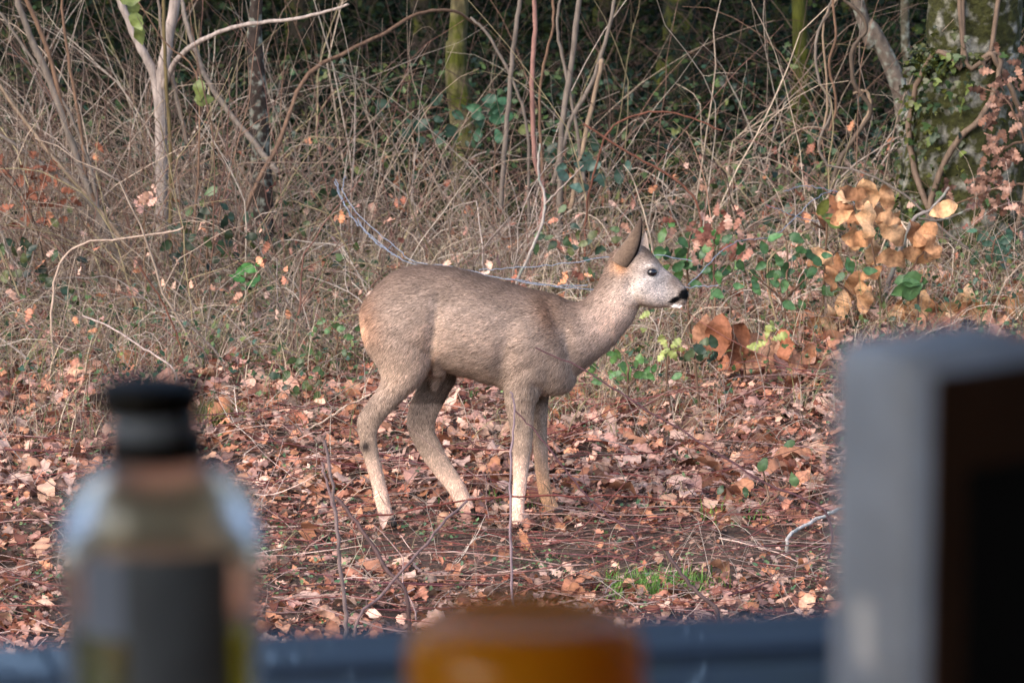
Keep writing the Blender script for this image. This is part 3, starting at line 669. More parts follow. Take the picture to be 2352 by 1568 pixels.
# stems in front of the deer
DARKC = lin(92, 62, 66, .8)
branchy('bramble_cane', 'long thin dark bramble cane crossing in front of the chest to the right', 'cane', [
    ([(1900, 1180), (1760, 1110), (1640, 1035), (1560, 985), (1450, 920), (1340, 850), (1230, 798)], 3, 1.8, DARKC, (9.5, 9.7))], 9.6)
branchy('bramble_cane', 'dark thin cane slanting past the near front leg towards lower right', 'cane', [
    ([(1460, 1235), (1400, 1185), (1330, 1120), (1270, 1040), (1225, 985), (1180, 940)], 3, 1.8, DARKC, (9.6, 9.75))], 9.6)
branchy('bramble_cane', 'reddish cane lying low across the hooves of the deer', 'cane', [
    ([(820, 1190), (900, 1182), (1000, 1160), (1100, 1146), (1250, 1138), (1420, 1138), (1540, 1150)], 2.6, 2, lin(124, 66, 58, .8), (9.75, 9.9))], 9.8)
branchy('dry_stalk', 'thick pale dry stalk standing upright in front of the rump', 'stalk', [
    ([(794, 1450), (788, 1350), (775, 1230), (762, 1110), (745, 1010)], 6, 3.6, lin(134, 116, 114, .75)),
    ([(770, 1180), (752, 1110), (738, 1060)], 4, 2.5, lin(140, 116, 116, .85))], 8.6)
branchy('dry_stick', 'brown stick leaning left, crossing the pale stick below the deer', 'stick', [
    ([(935, 1370), (890, 1310), (840, 1230), (770, 1140)], 5, 4.5, lin(96, 74, 72, .8), (8.75, 8.9))], 8.8)
branchy('dry_stick', 'pale pinkish stick leaning right towards the far hind hoof', 'stick', [
    ([(820, 1425), (880, 1360), (960, 1270), (1020, 1200), (1072, 1150)], 3.8, 3, lin(140, 114, 110, .75), (8.6, 9.0))], 8.6)
branchy('dry_stalk', 'thin grey vertical stalk in front of the near front leg', 'stalk', [
    ([(1178, 1400), (1174, 1250), (1172, 1120), (1176, 1010), (1182, 930), (1172, 900)], 3.6, 2.2, lin(150, 130, 136, .85))], 8.9)
branchy('dry_stick', 'short dark stick sloping beside the green grass tuft', 'stick', [
    ([(1650, 1405), (1600, 1360), (1560, 1310), (1532, 1268)], 5, 4.5, lin(84, 66, 64, .8), (8.75, 8.9))], 8.8)
branchy('lichen_stick', 'whitish lichened stick lying near the pale carton at right', 'stick', [
    ([(1810, 1232), (1850, 1205), (1900, 1180), (1950, 1160)], 4, 4.5, lin(200, 196, 192, .85), (9.75, 10.0))], 9.8, 'lichen_bark')
for px, py, a, wh in ((1500, 1080, 1.2, 'right of the front legs'), (1690, 1200, .9, 'near the sparse grass right of the deer'), (680, 1290, -1.1, 'between bottle and upright stalk'), (1330, 1240, .3, 'below the far front hoof'), (660, 1190, .2, 'left of the near hind hoof'), (1600, 1390, -.2, 'right of the bright green grass tuft'), (120, 1180, 2.8, 'left of the bottle'), (1790, 1230, 2.7, 'left of the pale carton')):
    g = G(px, py); L = .22
    branchy('fallen_twig', 'thin fallen twig on the leaf litter '+wh, 'twig', [([(px, py), (px+70*math.cos(a), py-40*abs(math.sin(a))), (px+160*math.cos(a), py-70*abs(math.sin(a)))], 2.6, 1.5, pick(palette((110, 70, 66), (150, 120, 112)), 1)[0])], float(g[1]), group='fallen twigs on the litter')

# old wire netting
def wire():
    b = P(770, 410, 12.6); e = empty('wire_fence', (b[0], b[1], gh(b[0], b[1])), 'sagging blue grey wire of an old collapsed fence behind the deer\'s back', 'wire fence')
    WB = lin(140, 150, 168, .75)
    for pts, y in [([(770, 412), (790, 470), (840, 530), (900, 580), (960, 610), (1060, 618), (1170, 642), (1260, 655), (1350, 655)], (12.6, 11.6)),
                   ([(792, 404), (788, 440), (830, 500), (900, 560), (950, 600), (1040, 612)], (12.6, 11.8)),
                   ([(768, 418), (810, 500), (870, 560), (930, 600)], (12.6, 12)),
                   ([(1100, 620), (1200, 614), (1300, 605), (1400, 590), (1500, 585), (1590, 600)], (11.8, 11.8)),
                   ([(1160, 640), (1300, 660), (1430, 668), (1570, 660), (1650, 655)], (11.6, 11.6)),
                   ([(1580, 655), (1680, 560), (1780, 540), (1880, 450), (1960, 440)], (11.9, 12.6)),
                   ([(1800, 440), (1850, 428), (1930, 445), (1990, 500), (2000, 560)], (12.6, 12.8)),
                   ([(1760, 470), (1840, 500), (1900, 510), (1950, 500)], (12.6, 12.8)),
                   ([(820, 502), (850, 545), (885, 572), (905, 560)], (12.4, 12.2))]:
        m = MB(); ys = np.linspace(y[0], y[1], len(pts)); pp = [P(px, py, yy) for (px, py), yy in zip(pts, ys)]
        one_tube(m, pp, 0.0015, .0015, WB, 5, 40, .002); m.build('wire', 'wire', e)
wire()

# ------------------------------------------------------------------ leafy plants
def leafy(name, label, cat, leaves, Y, tpls, pal, stems, size, stemcol=BRO, group=None, mat='dead_leaf', face=True, jitter=.4):
    """leaves: pixel centres [(px, py, angle_deg or None, size factor)]; hung on stems"""
    p0 = P(*stems[0][0], Y); b = np.array([p0[0], p0[1], gh(p0[0], p0[1])])
    e = empty(name, b, label, cat, group)
    for k, s in enumerate(stems):
        pts = [P(px, py, Y+R.uniform(-.05, .05)) for px, py in s]
        if k == 0: pts[0] = b.copy()
        m = MB(); one_tube(m, pts, .005, .0025, stemcol, 6, 16, .002); m.build('stem', 'stem', e)
    for lf in leaves:
        px, py = lf[:2]; ang = math.radians(lf[2]) if len(lf) > 2 and lf[2] is not None else R.uniform(-math.pi, math.pi); f = lf[3] if len(lf) > 3 else R.uniform(.8, 1.2)
        V, F = R.choice(tpls); m = MB(); c = P(px, py, Y+R.uniform(-.12, .08))
        c[2] = max(c[2], float(gh(c[0], c[1]))+size*f*.3)
        V = (V-[.5, 0, 0])*size*f
        # leaf faces the camera with a random tilt: local x -> direction in the x-z plane
        ax = np.array([math.cos(ang), 0, math.sin(ang)]); nrm = np.array([R.gauss(0, jitter), -1, R.gauss(.35, jitter)]); nrm -= ax*nrm.dot(ax); nrm /= np.linalg.norm(nrm)
        ay = np.cross(nrm, ax); V = V@np.array([ax, ay, nrm])
        cc = pick(pal, 1)[0]; cc = cc*.72+cc.mean()*.12 if mat == 'green_leaf' else cc; m.add(V+c, tris=F, col=vein(len(V))[:, None]*cc); o = m.build('leaf', mat, None, origin=tuple(c)); o.parent = e; o.location = Vector(c)-e.location
    return e
big = [(1990, 452, -80), (2035, 455, 100), (1960, 440, 160, .9), (1985, 505, -100), (2055, 520, 80), (1975, 545, 200), (1910, 610, 60), (1905, 640, -80), (2040, 610, 175, 1.1), (2132, 575, -70, 1.2), (2115, 540, 120), (1960, 660, -110, 1.1), (2000, 625, 30, .8), (1935, 700, -95), (1990, 690, 70), (1880, 600, 20, .8), (2065, 745, 90), (2110, 700, -90, 1.15), (2095, 660, -80, 1), (2215, 690, 80), (2240, 745, 10), (2180, 750, 170), (2300, 740, -10, 1.1), (1865, 760, 80, 1.1), (1900, 735, 100), (2150, 760, 20), (2025, 500, -60), (2000, 580, 90, .9), (2330, 700, 60), (1950, 490, -50)]
big += [(R.uniform(1870, 2200), R.uniform(440, 760)) for _ in range(14)]+[(R.uniform(2060, 2330), R.uniform(690, 765)) for _ in range(10)]
leafy('chestnut_sapling', 'sapling with large papery tan leaves beside the ivy covered tree', 'sapling', big, 12.35, BIG, PAL_SAP, [[(2030, 800), (2025, 700), (2010, 600), (1990, 500), (2000, 430)], [(2025, 720), (2080, 640), (2130, 560)], [(2020, 740), (1960, 680), (1890, 620)], [(2030, 780), (2120, 740), (2260, 720)]], .108)
leafy('dead_leaf_heap', 'cluster of big curled orange brown leaves right of the deer\'s muzzle', 'leaves', [(1650, 775, -100, 1.3), (1690, 790, -110, 1.2), (1615, 760, 80, 1.0), (1740, 790, 160, 1.2), (1780, 800, 10, 1), (1720, 820, -50, 1.1), (1680, 830, 200, .9), (1760, 840, -30, .9), (1840, 830, 60), (1810, 790, -70)], 12.0, BIG, palette((184, 136, 108), (160, 106, 80), (196, 154, 128)), [[(1720, 850), (1700, 800), (1680, 760)]], .125)
leafy('oak_branch', 'drooping branch of pinkish brown dead oak leaves in front of the ivy covered tree', 'branch', [(2280+R.gauss(0, 30), 250+R.gauss(0, 40)) for _ in range(22)]+[(2300+R.gauss(0, 22), 355+R.gauss(0, 30)) for _ in range(20)]+[(2260+R.gauss(0, 50), 445+R.gauss(0, 28)) for _ in range(46)]+[(2330+R.gauss(0, 20), 180+R.gauss(0, 40)) for _ in range(14)], 13.3, OAK, palette((146, 112, 96), (124, 92, 78), (162, 128, 112), (104, 76, 64), (84, 62, 54)), [[(2380, 700), (2370, 400), (2320, 240), (2250, 200)], [(2365, 420), (2300, 430), (2190, 470)], [(2370, 320), (2310, 340), (2280, 360)]], .05, jitter=.7)
leafy('oak_seedling', 'oak seedling with lobed yellow green leaves above the curled brown leaves', 'seedling', [(1765, 765, 80, 1), (1790, 775, 20, 1), (1745, 790, 200, 1), (1730, 800, 170, .8), (1775, 750, 110, .8)], 11.9, OAK, palette((160, 170, 84), (138, 156, 78)), [[(1760, 860), (1765, 800), (1770, 760)]], .055, mat='green_leaf')
leafy('oak_seedling', 'oak seedling with pale yellow leaves close under the deer\'s chin', 'seedling', [(1525, 785, 120, 1), (1550, 790, 40, 1), (1540, 810, -40, 1), (1520, 815, -120, .9), (1560, 805, 0, .8), (1480, 725, 30, .8)], 11.6, OAK, palette((166, 172, 90), (150, 162, 84)), [[(1530, 870), (1535, 820), (1540, 780)]], .05, mat='green_leaf')
gl = [((1590, 800), (1615, 820), (1640, 830), (1575, 815)), ]
def bramble(label, cx, cy, n, sp, Y, size=.045, pal=PAL_GREEN, group=None):
    lv = [(cx+R.gauss(0, sp), cy+R.gauss(0, sp*.6)) for _ in range(n)]
    leafy('bramble', label, 'bramble', lv, Y, OVA, pal, [[(cx, cy+sp*1.8), (cx+R.uniform(-15, 15), cy), (cx+R.uniform(-30, 30), cy-sp)], [(cx, cy+sp), (cx+sp, cy)], [(cx, cy+sp), (cx-sp, cy+10)]], size, group=group, mat='green_leaf', jitter=.5)
bramble('bramble with rounded blue green leaves right below the curled brown leaves', 1610, 810, 9, 26, 11.6, .045)
bramble('green leaved bramble in the dark wood beside the mossy trunk', 1130, 250, 16, 40, 15.4, .07, palette((70, 120, 84), (56, 100, 72)))
bramble('dull green bramble patch low to the left of the mossy trunk', 985, 285, 16, 45, 15.6, .06, palette((62, 92, 72), (50, 80, 60)))
bramble('bramble with dark green leaves under the centre clump of grey stems', 1300, 340, 14, 35, 15, .06)
bramble('bramble of bluish leaves in front of the dark hollow at centre right', 1350, 390, 14, 34, 14.4, .06, palette((70, 104, 92), (60, 90, 76)))
bramble('single bright green leafy bramble in the dry stems at left centre', 574, 622, 6, 22, 12.9, .06, palette((70, 130, 60), (60, 120, 50)))
bramble('dark green bramble tangle low in the left thicket', 470, 540, 30, 70, 13.4, .05, PAL_GREEN+PAL_DARKG)
bramble('low green bramble at the far left edge of the thicket', 60, 620, 34, 70, 13.4, .05, PAL_GREEN+PAL_DARKG)
bramble('wide green leaved bramble just behind the deer\'s face', 1590, 590, 44, 60, 12.6, .05, palette((70, 116, 56), (86, 130, 62), (56, 96, 56)))
bramble('green bramble leaves between the muzzle and the tan leaved sapling', 1800, 620, 34, 70, 12.3, .05, palette((62, 104, 60), (76, 120, 66)))
bramble('green broad leaves in front of the tan leaved sapling', 2100, 655, 7, 24, 12.1, .075, palette((80, 120, 66), (70, 108, 60)))
bramble('row of small blue green leaves in front of the ivy covered tree', 2290, 570, 18, 40, 13.0, .05, palette((74, 112, 84), (64, 100, 76)))
bramble('low green leaves between chest and brown leaves', 1440, 840, 26, 50, 11.6, .035, palette((84, 130, 70), (100, 140, 70)))
bramble('green leaves in the grass above the deer\'s back near the neck', 1330, 560, 26, 50, 13.2, .04)
bramble('sparse green bramble behind the deer\'s rump', 770, 780, 12, 40, 12.4, .04, palette((90, 130, 76), (110, 146, 84)))
bramble('green bramble close to the bottle cap in the leaf litter', 690, 870, 14, 40, 11.7, .04)
bramble('lone green leaves on the litter near the pale carton', 1760, 1110, 5, 50, 10.2, .04, palette((66, 96, 66), (80, 110, 70)))
bramble('green and orange two tone leaves above the tan leaved sapling', 1890, 500, 5, 26, 12.5, .075, palette((120, 130, 50), (90, 110, 50), (176, 116, 78)))
leafy('oak_shoot', 'pinkish dead oak leaves on a low shoot right of the deer\'s face', 'shoot', [(1640+R.gauss(0, 45), 545+R.gauss(0, 35)) for _ in range(26)], 12.5, OAK, palette((150, 108, 94), (122, 80, 70), (178, 140, 124)), [[(1650, 640), (1640, 580), (1650, 520)]], .055, jitter=.7)
leafy('oak_shoot', 'small rusty leaved oak shoot at the left edge of the photo', 'shoot', [(70+R.gauss(0, 45), 420+R.gauss(0, 50)) for _ in range(40)], 13.8, OAK, palette((132, 84, 66), (112, 70, 56)), [[(80, 560), (70, 450), (60, 380)]], .05, jitter=.7)
leafy('oak_shoot', 'pale dead oak leaves caught on a twig in the upper left thicket', 'shoot', [(330+R.gauss(0, 14), 462+R.gauss(0, 8)) for _ in range(5)], 13.2, OAK, palette((206, 160, 144), (190, 150, 130)), [[(335, 560), (330, 480)]], .055)
leafy('climbing_leaf_shoot', 'shoot with hanging yellow green leaves at the top left', 'shoot', [(306, 20, -90, 1), (314, 50, -60, 1), (322, 80, -80, 1), (300, 0, 0, 1), (460, 208, -90, 1.1), (470, 228, 0, 1)], 13.6, OVA, palette((126, 138, 52), (110, 124, 56)), [[(420, 420), (460, 220), (380, 100), (306, -10)]], .08, mat='green_leaf')

# ------------------------------------------------------------------ the roe deer
def deer():
    YD = 10.1
    base = P(*ZC(620, 1470), YD); base = np.array([base[0], YD, 0.0])
    e = empty('roe_deer', base, 'grey brown roe deer standing side on with its head up, facing right', 'deer')
    mpp = 36/LENS/2352*YD*1.0
    def PZ(zx, zy, y): return P(*ZC(zx, zy), y)
    parts = []
    def loft(st, n=20, sub=4, yo=0.0, sup=2.0):
        """st: (ax, ay, bx, by, halfdepth, yoff): outline pairs"""
        st = np.asarray(st, float); m = len(st); u = np.linspace(0, m-1, (m-1)*sub+1)
        p = np.vstack([2*st[0]-st[1], st, 2*st[-1]-st[-2]]); S = []
        for q in u:
            i = min(int(q), m-2); t = q-i; a, b, c, d = p[i:i+4]
            S.append(.5*(2*b+(c-a)*t+(2*a-5*b+4*c-d)*t*t+(-a+3*b-3*c+d)*t**3))
        V = []
        for s in S:
            y = YD+yo+s[5]; A = PZ(s[0], s[1], y); B = PZ(s[2], s[3], y); c = (A+B)/2; h = (A-B)/2
            for j in range(n):
                th = j/n*2*math.pi; co, si = math.cos(th), math.sin(th)
                co = math.copysign(abs(co)**(2/sup), co); si = math.copysign(abs(si)**(2/sup), si)
                V.append(c+h*co+np.array([0, 1, 0])*s[4]*si)
        V = np.array(V); N = len(S)
        Q = [[i*n+j, i*n+(j+1) % n, (i+1)*n+(j+1) % n, (i+1)*n+j] for i in range(N-1) for j in range(n)]
        c0, c1 = V[:n].mean(0), V[-n:].mean(0); k = len(V)
        T = [[k, (j+1) % n, j] for j in range(n)]+[[k+1, (N-1)*n+j, (N-1)*n+(j+1) % n] for j in range(n)]
        parts.append((np.vstack([V, c0, c1]), T, Q))
    # torso, rump to chest (top pair, bottom pair)
    loft([(135, 560, 150, 640, .03, 0), (150, 500, 168, 700, .06, 0), (185, 452, 215, 760, .082, 0), (240, 396, 270, 785, .098, 0), (300, 356, 330, 790, .105, 0), (360, 340, 380, 782, .108, 0), (440, 337, 450, 775, .108, 0),
          (530, 347, 530, 792, .112, 0), (620, 366, 620, 818, .115, 0), (700, 391, 700, 846, .114, 0), (780, 415, 780, 882, .108, 0), (860, 436, 860, 896, .102, 0), (940, 452, 940, 895, .096, 0), (1000, 474, 1000, 894, .088, 0), (1040, 500, 1040, 880, .068, 0), (1070, 560, 1070, 838, .04, 0)], 24, 4, sup=2.15)
    # neck
    loft([(960, 470, 1000, 870, .07, 0), (1030, 490, 1090, 800, .072, 0), (1090, 497, 1150, 748, .062, 0), (1142, 452, 1215, 700, .053, 0), (1180, 395, 1270, 632, .047, -.003), (1210, 325, 1318, 570, .044, -.006), (1240, 272, 1345, 505, .042, -.01), (1290, 255, 1350, 480, .035, -.012)], 20, 4)
    # head
    loft([(1235, 300, 1290, 470, .03, -.01), (1275, 262, 1330, 494, .044, -.01), (1325, 243, 1370, 506, .049, -.012), (1375, 262, 1405, 514, .047, -.013), (1415, 306, 1435, 514, .038, -.014), (1450, 350, 1460, 511, .029, -.015), (1485, 378, 1485, 509, .0235, -.016), (1515, 402, 1510, 508, .020, -.017), (1540, 432, 1532, 510, .0185, -.018), (1556, 452, 1546, 500, .012, -.018)], 20, 4, sup=2.2)
    loft([(1480, 495, 1470, 508, .012, -.016), (1505, 494, 1500, 516, .013, -.016), (1530, 494, 1526, 515, .011, -.017), (1542, 496, 1538, 506, .005, -.017)], 12, 3)
    # brow ridge and cheek
    loft([(1370, 330, 1372, 372, .012, -.047), (1400, 325, 1402, 352, .014, -.047), (1430, 345, 1428, 372, .010, -.041)], 12, 3)
    # near hind leg: thigh to hoof
    NY, FY = -.055, .055
    loft([(150, 560, 330, 420, .03, NY), (150, 640, 420, 560, .045, NY), (190, 720, 455, 680, .05, NY), (222, 790, 450, 765, .048, NY), (226, 840, 405, 838, .042, NY), (200, 890, 345, 892, .035, NY), (160, 945, 285, 948, .028, NY), (130, 995, 235, 1000, .0225, NY), (124, 1040, 206, 1055, .019, NY), (134, 1090, 205, 1095, .0165, NY), (148, 1150, 210, 1150, .015, NY), (165, 1210, 224, 1210, .0145, NY), (182, 1270, 238, 1268, .0145, NY), (196, 1330, 252, 1325, .015, NY), (210, 1385, 266, 1382, .0165, NY), (222, 1425, 276, 1420, .016, NY), (236, 1452, 284, 1446, .015, NY)], 18, 4)
    loft([(132, 1110, 165, 1095, .011, NY-.006), (136, 1130, 182, 1120, .013, NY-.006), (146, 1150, 178, 1142, .008, NY-.006)], 10, 3)
    # far hind leg
    loft([(330, 640, 540, 560, .04, FY), (375, 760, 555, 740, .042, FY), (395, 835, 545, 835, .036, FY), (372, 900, 512, 900, .03, FY), (348, 960, 476, 965, .0245, FY), (340, 1010, 456, 1020, .021, FY), (345, 1055, 458, 1060, .0185, FY), (372, 1110, 476, 1100, .0165, FY), (405, 1165, 502, 1150, .015, FY), (440, 1215, 532, 1200, .0145, FY), (475, 1262, 560, 1245, .0145, FY), (510, 1305, 588, 1290, .015, FY), (540, 1350, 606, 1335, .016, FY), (566, 1390, 622, 1376, .0155, FY), (586, 1415, 630, 1402, .014, FY)], 18, 4)
    # near front leg
    F1, F2 = -.05, .05
    loft([(800, 620, 960, 600, .03, F1), (775, 720, 985, 700, .045, F1), (758, 810, 975, 800, .048, F1), (758, 870, 920, 880, .042, F1), (768, 930, 892, 935, .032, F1), (778, 985, 886, 985, .025, F1), (786, 1035, 882, 1035, .022, F1), (792, 1080, 880, 1080, .021, F1), (797, 1130, 876, 1130, .0195, F1), (800, 1180, 866, 1180, .0165, F1), (801, 1230, 860, 1230, .015, F1), (800, 1290, 853, 1290, .0145, F1), (796, 1345, 846, 1345, .0145, F1), (792, 1395, 844, 1395, .016, F1), (792, 1435, 850, 1435, .0165, F1), (796, 1468, 856, 1468, .0165, F1)], 18, 4)
    # far front leg
    loft([(850, 720, 1010, 700, .035, F2), (870, 820, 990, 820, .038, F2), (884, 900, 950, 900, .028, F2), (882, 960, 944, 960, .022, F2), (884, 1030, 943, 1030, .019, F2), (888, 1090, 944, 1090, .0185, F2), (893, 1150, 945, 1150, .017, F2), (897, 1210, 947, 1210, .0145, F2), (904, 1270, 954, 1268, .014, F2), (912, 1322, 962, 1318, .015, F2), (922, 1355, 975, 1348, .0155, F2), (938, 1390, 992, 1378, .015, F2), (955, 1410, 1004, 1394, .014, F2)], 18, 4)
    # sheath tuft, tail tuft
    loft([(440, 770, 510, 775, .022, 0), (445, 810, 500, 812, .018, 0), (445, 845, 480, 848, .011, 0), (455, 875, 468, 878, .004, 0)], 10, 3)
    loft([(450, 735, 478, 735, .02, -.07), (440, 780, 500, 775, .018, -.04), (450, 810, 510, 812, .02, -.02)], 10, 3)
    V, F = [], []; n = 0
    for v, t, q in parts:
        V.append(v); F += [[a+n for a in f] for f in t+q]; n += len(v)
    V = np.concatenate(V)-base
    tmp = bpy.data.meshes.new('tmp'); tmp.from_pydata(V.tolist(), [], F); tmp.update()
    to = bpy.data.objects.new('tmp', tmp); COL.objects.link(to)
    rm = to.modifiers.new('r', 'REMESH'); rm.mode = 'VOXEL'; rm.voxel_size = .0048; rm.use_smooth_shade = True
    sm = to.modifiers.new('s', 'SMOOTH'); sm.factor = .5; sm.iterations = 5
    dg = bpy.context.evaluated_depsgraph_get(); me = bpy.data.meshes.new_from_object(to.evaluated_get(dg))
    bpy.data.objects.remove(to); me.name = 'body'
    nv = len(me.vertices); co = np.empty(nv*3, np.float32); me.vertices.foreach_get('co', co); co = co.reshape(-1, 3).astype(float)
    no = np.empty(nv*3, np.float32); me.vertices.foreach_get('normal', no); no = no.reshape(-1, 3).astype(float)
    # soft muscle relief
    def zc(w):
        """world -> zoom coordinates (photo plane) of the trace"""
        d = w+base-np.array([0, 0, CAMH]); c, s = math.cos(PITCH), math.sin(PITCH)
        f = d[:, 1]*c-d[:, 2]*s; up = d[:, 1]*s+d[:, 2]*c
        px = 1176+d[:, 0]/f*2352*LENS/36; py = 784-up/f*2352*LENS/36
        return (px-756.6)/.5286, (py-432.3)/.5286
    zx, zy = zc(co); near = np.clip(-co[:, 1]*12+.3, 0, 1)
    def g(x, y, cx, cy, rx, ry, rot=0):
        a = math.radians(rot); dx, dy = x-cx, y-cy; u = dx*math.cos(a)+dy*math.sin(a); v = -dx*math.sin(a)+dy*math.cos(a)
        return np.exp(-((u/rx)**2+(v/ry)**2))
    rel = (.010*g(zx, zy, 860, 700, 110, 130)-.007*g(zx, zy, 760, 760, 40, 120, 10)-.007*g(zx, zy, 455, 640, 28, 140, 8)+.007*g(zx, zy, 300, 640, 110, 120)
           -.007*g(zx, zy, 985, 560, 35, 130, -20)+.005*g(zx, zy, 620, 640, 130, 120)-.005*g(zx, zy, 520, 500, 90, 60)-.004*g(zx, zy, 1310, 420, 24, 60, 15)+.004*g(zx, zy, 1355, 450, 40, 40)
           -.005*g(zx, zy, 900, 860, 30, 30)-.004*g(zx, zy, 1402, 366, 22, 16))*near*1.8
    wob = np.array([mnoise.noise(Vector((p*14).tolist())) for p in co])*.0018
    infl = np.where(zy > 900, .0022, np.where(zx > 1230, .0034, .001))*(1-np.clip((zy-1420)/40, 0, 1)*.5)
    co = co+no*(rel+wob+infl)[:, None]; me.vertices.foreach_set('co', co.astype(np.float32).ravel()); me.update()
    # coat colours
    def coat(zx, zy, yy):
        n = len(zx); c = np.tile(lin(168, 146, 130, .62), (n, 1))
        def mix(col, wgt): nonlocal c; wgt = np.clip(wgt, 0, 1)[:, None]; c = c*(1-wgt)+np.asarray(col)*wgt
        top = np.interp(zx, [135, 210, 280, 350, 430, 520, 620, 700, 780, 860, 940, 1000, 1090, 1130, 1190, 1240], [560, 425, 365, 338, 335, 345, 365, 390, 415, 435, 450, 475, 498, 465, 380, 290])
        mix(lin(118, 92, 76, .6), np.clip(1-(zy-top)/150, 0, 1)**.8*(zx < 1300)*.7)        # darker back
        mix(lin(172, 128, 98, .62), g(zx, zy, 175, 585, 60, 130, -15)*.7)                    # tawny haunch
        mix(lin(226, 176, 140, .7), g(zx, zy, 142, 620, 24, 55, -10))                        # rump patch
        mix(lin(140, 100, 72, .6), g(zx, zy, 950, 560, 50, 110, -15)*.7)                     # shoulder stripe
        mix(lin(200, 170, 146, .66), g(zx, zy, 440, 680, 70, 110)*.6)
        mix(lin(214, 186, 168, .72), g(zx, zy, 1230, 540, 150, 75, -50)*.85)
        mix(lin(196, 170, 152, .68), g(zx, zy, 600, 640, 260, 110, 8)*.6)
        mix(lin(204, 174, 150, .68), g(zx, zy, 290, 800, 120, 90, -40)*.55)                  # neck side
        mix(lin(160, 140, 124, .62), g(zx, zy, 880, 900, 90, 70)*.6)
        leg = np.clip((zy-860)/180, 0, 1)*(zx < 1010)
        mix(lin(172, 146, 124, .62), leg*.5)
        low = np.clip((zy-1120)/170, 0, 1)*(zx < 1010)
        mix(lin(226, 194, 172, .74), low*np.where((zx > 780) & (zx < 870), 1, .7))
        mix(lin(196, 148, 100, .62), low*((zx > 880) & (zx < 1010))*.8)
        mix(lin(70, 60, 56, .5), g(zx, zy, 157, 1118, 19, 24)*(yy < 0)*1.2)
        mix(lin(90, 84, 80, .5), g(zx, zy, 826, 1030, 14, 26)*.5)
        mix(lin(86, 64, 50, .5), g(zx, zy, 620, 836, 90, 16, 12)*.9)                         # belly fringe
        mix(lin(110, 74, 50, .5), g(zx, zy, 455, 750, 14, 40, 25)*.8)
        mix(lin(96, 78, 66, .5), ((zy > 800) & (zy < 930) & (yy > .02))*.7)                   # far leg tops, shade under the belly put into the coat colour
        face = g(zx, zy, 1410, 420, 110, 90)
        mix(lin(196, 184, 178, .72), face*.9)
        mix(lin(224, 212, 204, .78), g(zx, zy, 1400, 465, 90, 34)*.8)
        mix(lin(120, 104, 94, .6), g(zx, zy, 1500, 405, 36, 30, 30)*.9)
        mix(lin(124, 100, 82, .6), g(zx, zy, 1390, 275, 60, 34, 40)*.9)                      # crown
        mix(lin(206, 150, 106, .66), g(zx, zy, 1268, 340, 32, 36)*.9)                        # ear base
        mix(lin(150, 122, 98, .6), g(zx, zy, 1340, 512, 40, 12)*.7)
        mix(lin(216, 206, 198, .7), g(zx, zy, 1402, 392, 34, 10)*.6); mix(lin(216, 206, 198, .7), g(zx, zy, 1390, 338, 26, 9)*.5)
        mix(lin(20, 20, 24, .4), np.clip(g(zx, zy, 1545, 462, 32, 27, 0)*3-.9, 0, 1)); mix(lin(20, 20, 24, .4), np.clip(g(zx, zy, 1505, 484, 34, 14, -22)*3-.9, 0, 1))
        mix(lin(250, 248, 246, .95), np.clip(g(zx, zy, 1516, 516, 32, 14)*2.6-.6, 0, 1))
        mix(lin(36, 30, 32, .5), np.clip(g(zx, zy, 1403, 366, 34, 26)*2-1.05, 0, 1)*(yy < 0))
        m_ = 1+.07*np.sin(zx*.031+np.sin(zy*.043)*2)+.05*np.sin(zy*.083+zx*.05)+.04*np.sin(zx*.19+np.cos(zy*.15)*2); c = c*.88+c.mean(1)[:, None]*np.array([.125, .12, .125]); return c*1.8*m_[:, None]
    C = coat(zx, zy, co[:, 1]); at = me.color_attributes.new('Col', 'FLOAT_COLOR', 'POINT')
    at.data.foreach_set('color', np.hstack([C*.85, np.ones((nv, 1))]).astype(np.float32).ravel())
    me.materials.append(M['hide']); body = bpy.data.objects.new('body', me); COL.objects.link(body); body.parent = e
    me.calc_loop_triangles(); nt_ = len(me.loop_triangles); tr = np.empty(nt_*3, np.int32); me.loop_triangles.foreach_get('vertices', tr); tr = tr.reshape(-1, 3)
    # fur
    no2 = np.empty(nv*3, np.float32); me.vertices.foreach_get('normal', no2); no2 = no2.reshape(-1, 3).astype(float)
    a, b, c_ = co[tr[:, 0]], co[tr[:, 1]], co[tr[:, 2]]; ar = np.linalg.norm(np.cross(b-a, c_-a), axis=1)
    n = 210000; pk = rng.choice(nt_, n, p=ar/ar.sum()); u = rng.uniform(0, 1, (n, 2)); fl = u.sum(1) > 1; u[fl] = 1-u[fl]
    p = a[pk]+(b-a)[pk]*u[:, :1]+(c_-a)[pk]*u[:, 1:]; nn = no2[tr[pk]].mean(1); nn /= np.linalg.norm(nn, axis=1, keepdims=True)
    fx, fy = zc(p)
    Wt = np.stack([g(fx, fy, 600, 600, 420, 200)+.02, g(fx, fy, 270, 750, 170, 160), (fy > 930)*2.0*(fx < 1015), g(fx, fy, 1190, 520, 130, 150), g(fx, fy, 1420, 410, 140, 110)*2, g(fx, fy, 900, 850, 120, 100)], 1)
    D = np.array([[-1, 0, -.3], [-.35, 0, -1], [0, 0, -1], [-.75, 0, -.8], [-1, 0, -.05], [-.3, 0, -1]], float)
    d = Wt@D+rng.normal(0, .22, (n, 3))*Wt.sum(1, keepdims=True); d -= nn*(d*nn).sum(1, keepdims=True); d /= np.linalg.norm(d, axis=1, keepdims=True)+1e-9
    sd_ = np.cross(nn, d); tl = rng.uniform(.12, .42, n); L = rng.uniform(.010, .017, n)*np.interp(fy, [860, 1050], [1, .55])
    L = np.where((fx > 1240) & (fy < 560), L*.45, L)
    L = np.where(g(fx, fy, 610, 830, 120, 30, 12) > .4, L*1.7, L); tl = np.where((fx > 1240) & (fy < 560), tl*.6, tl)
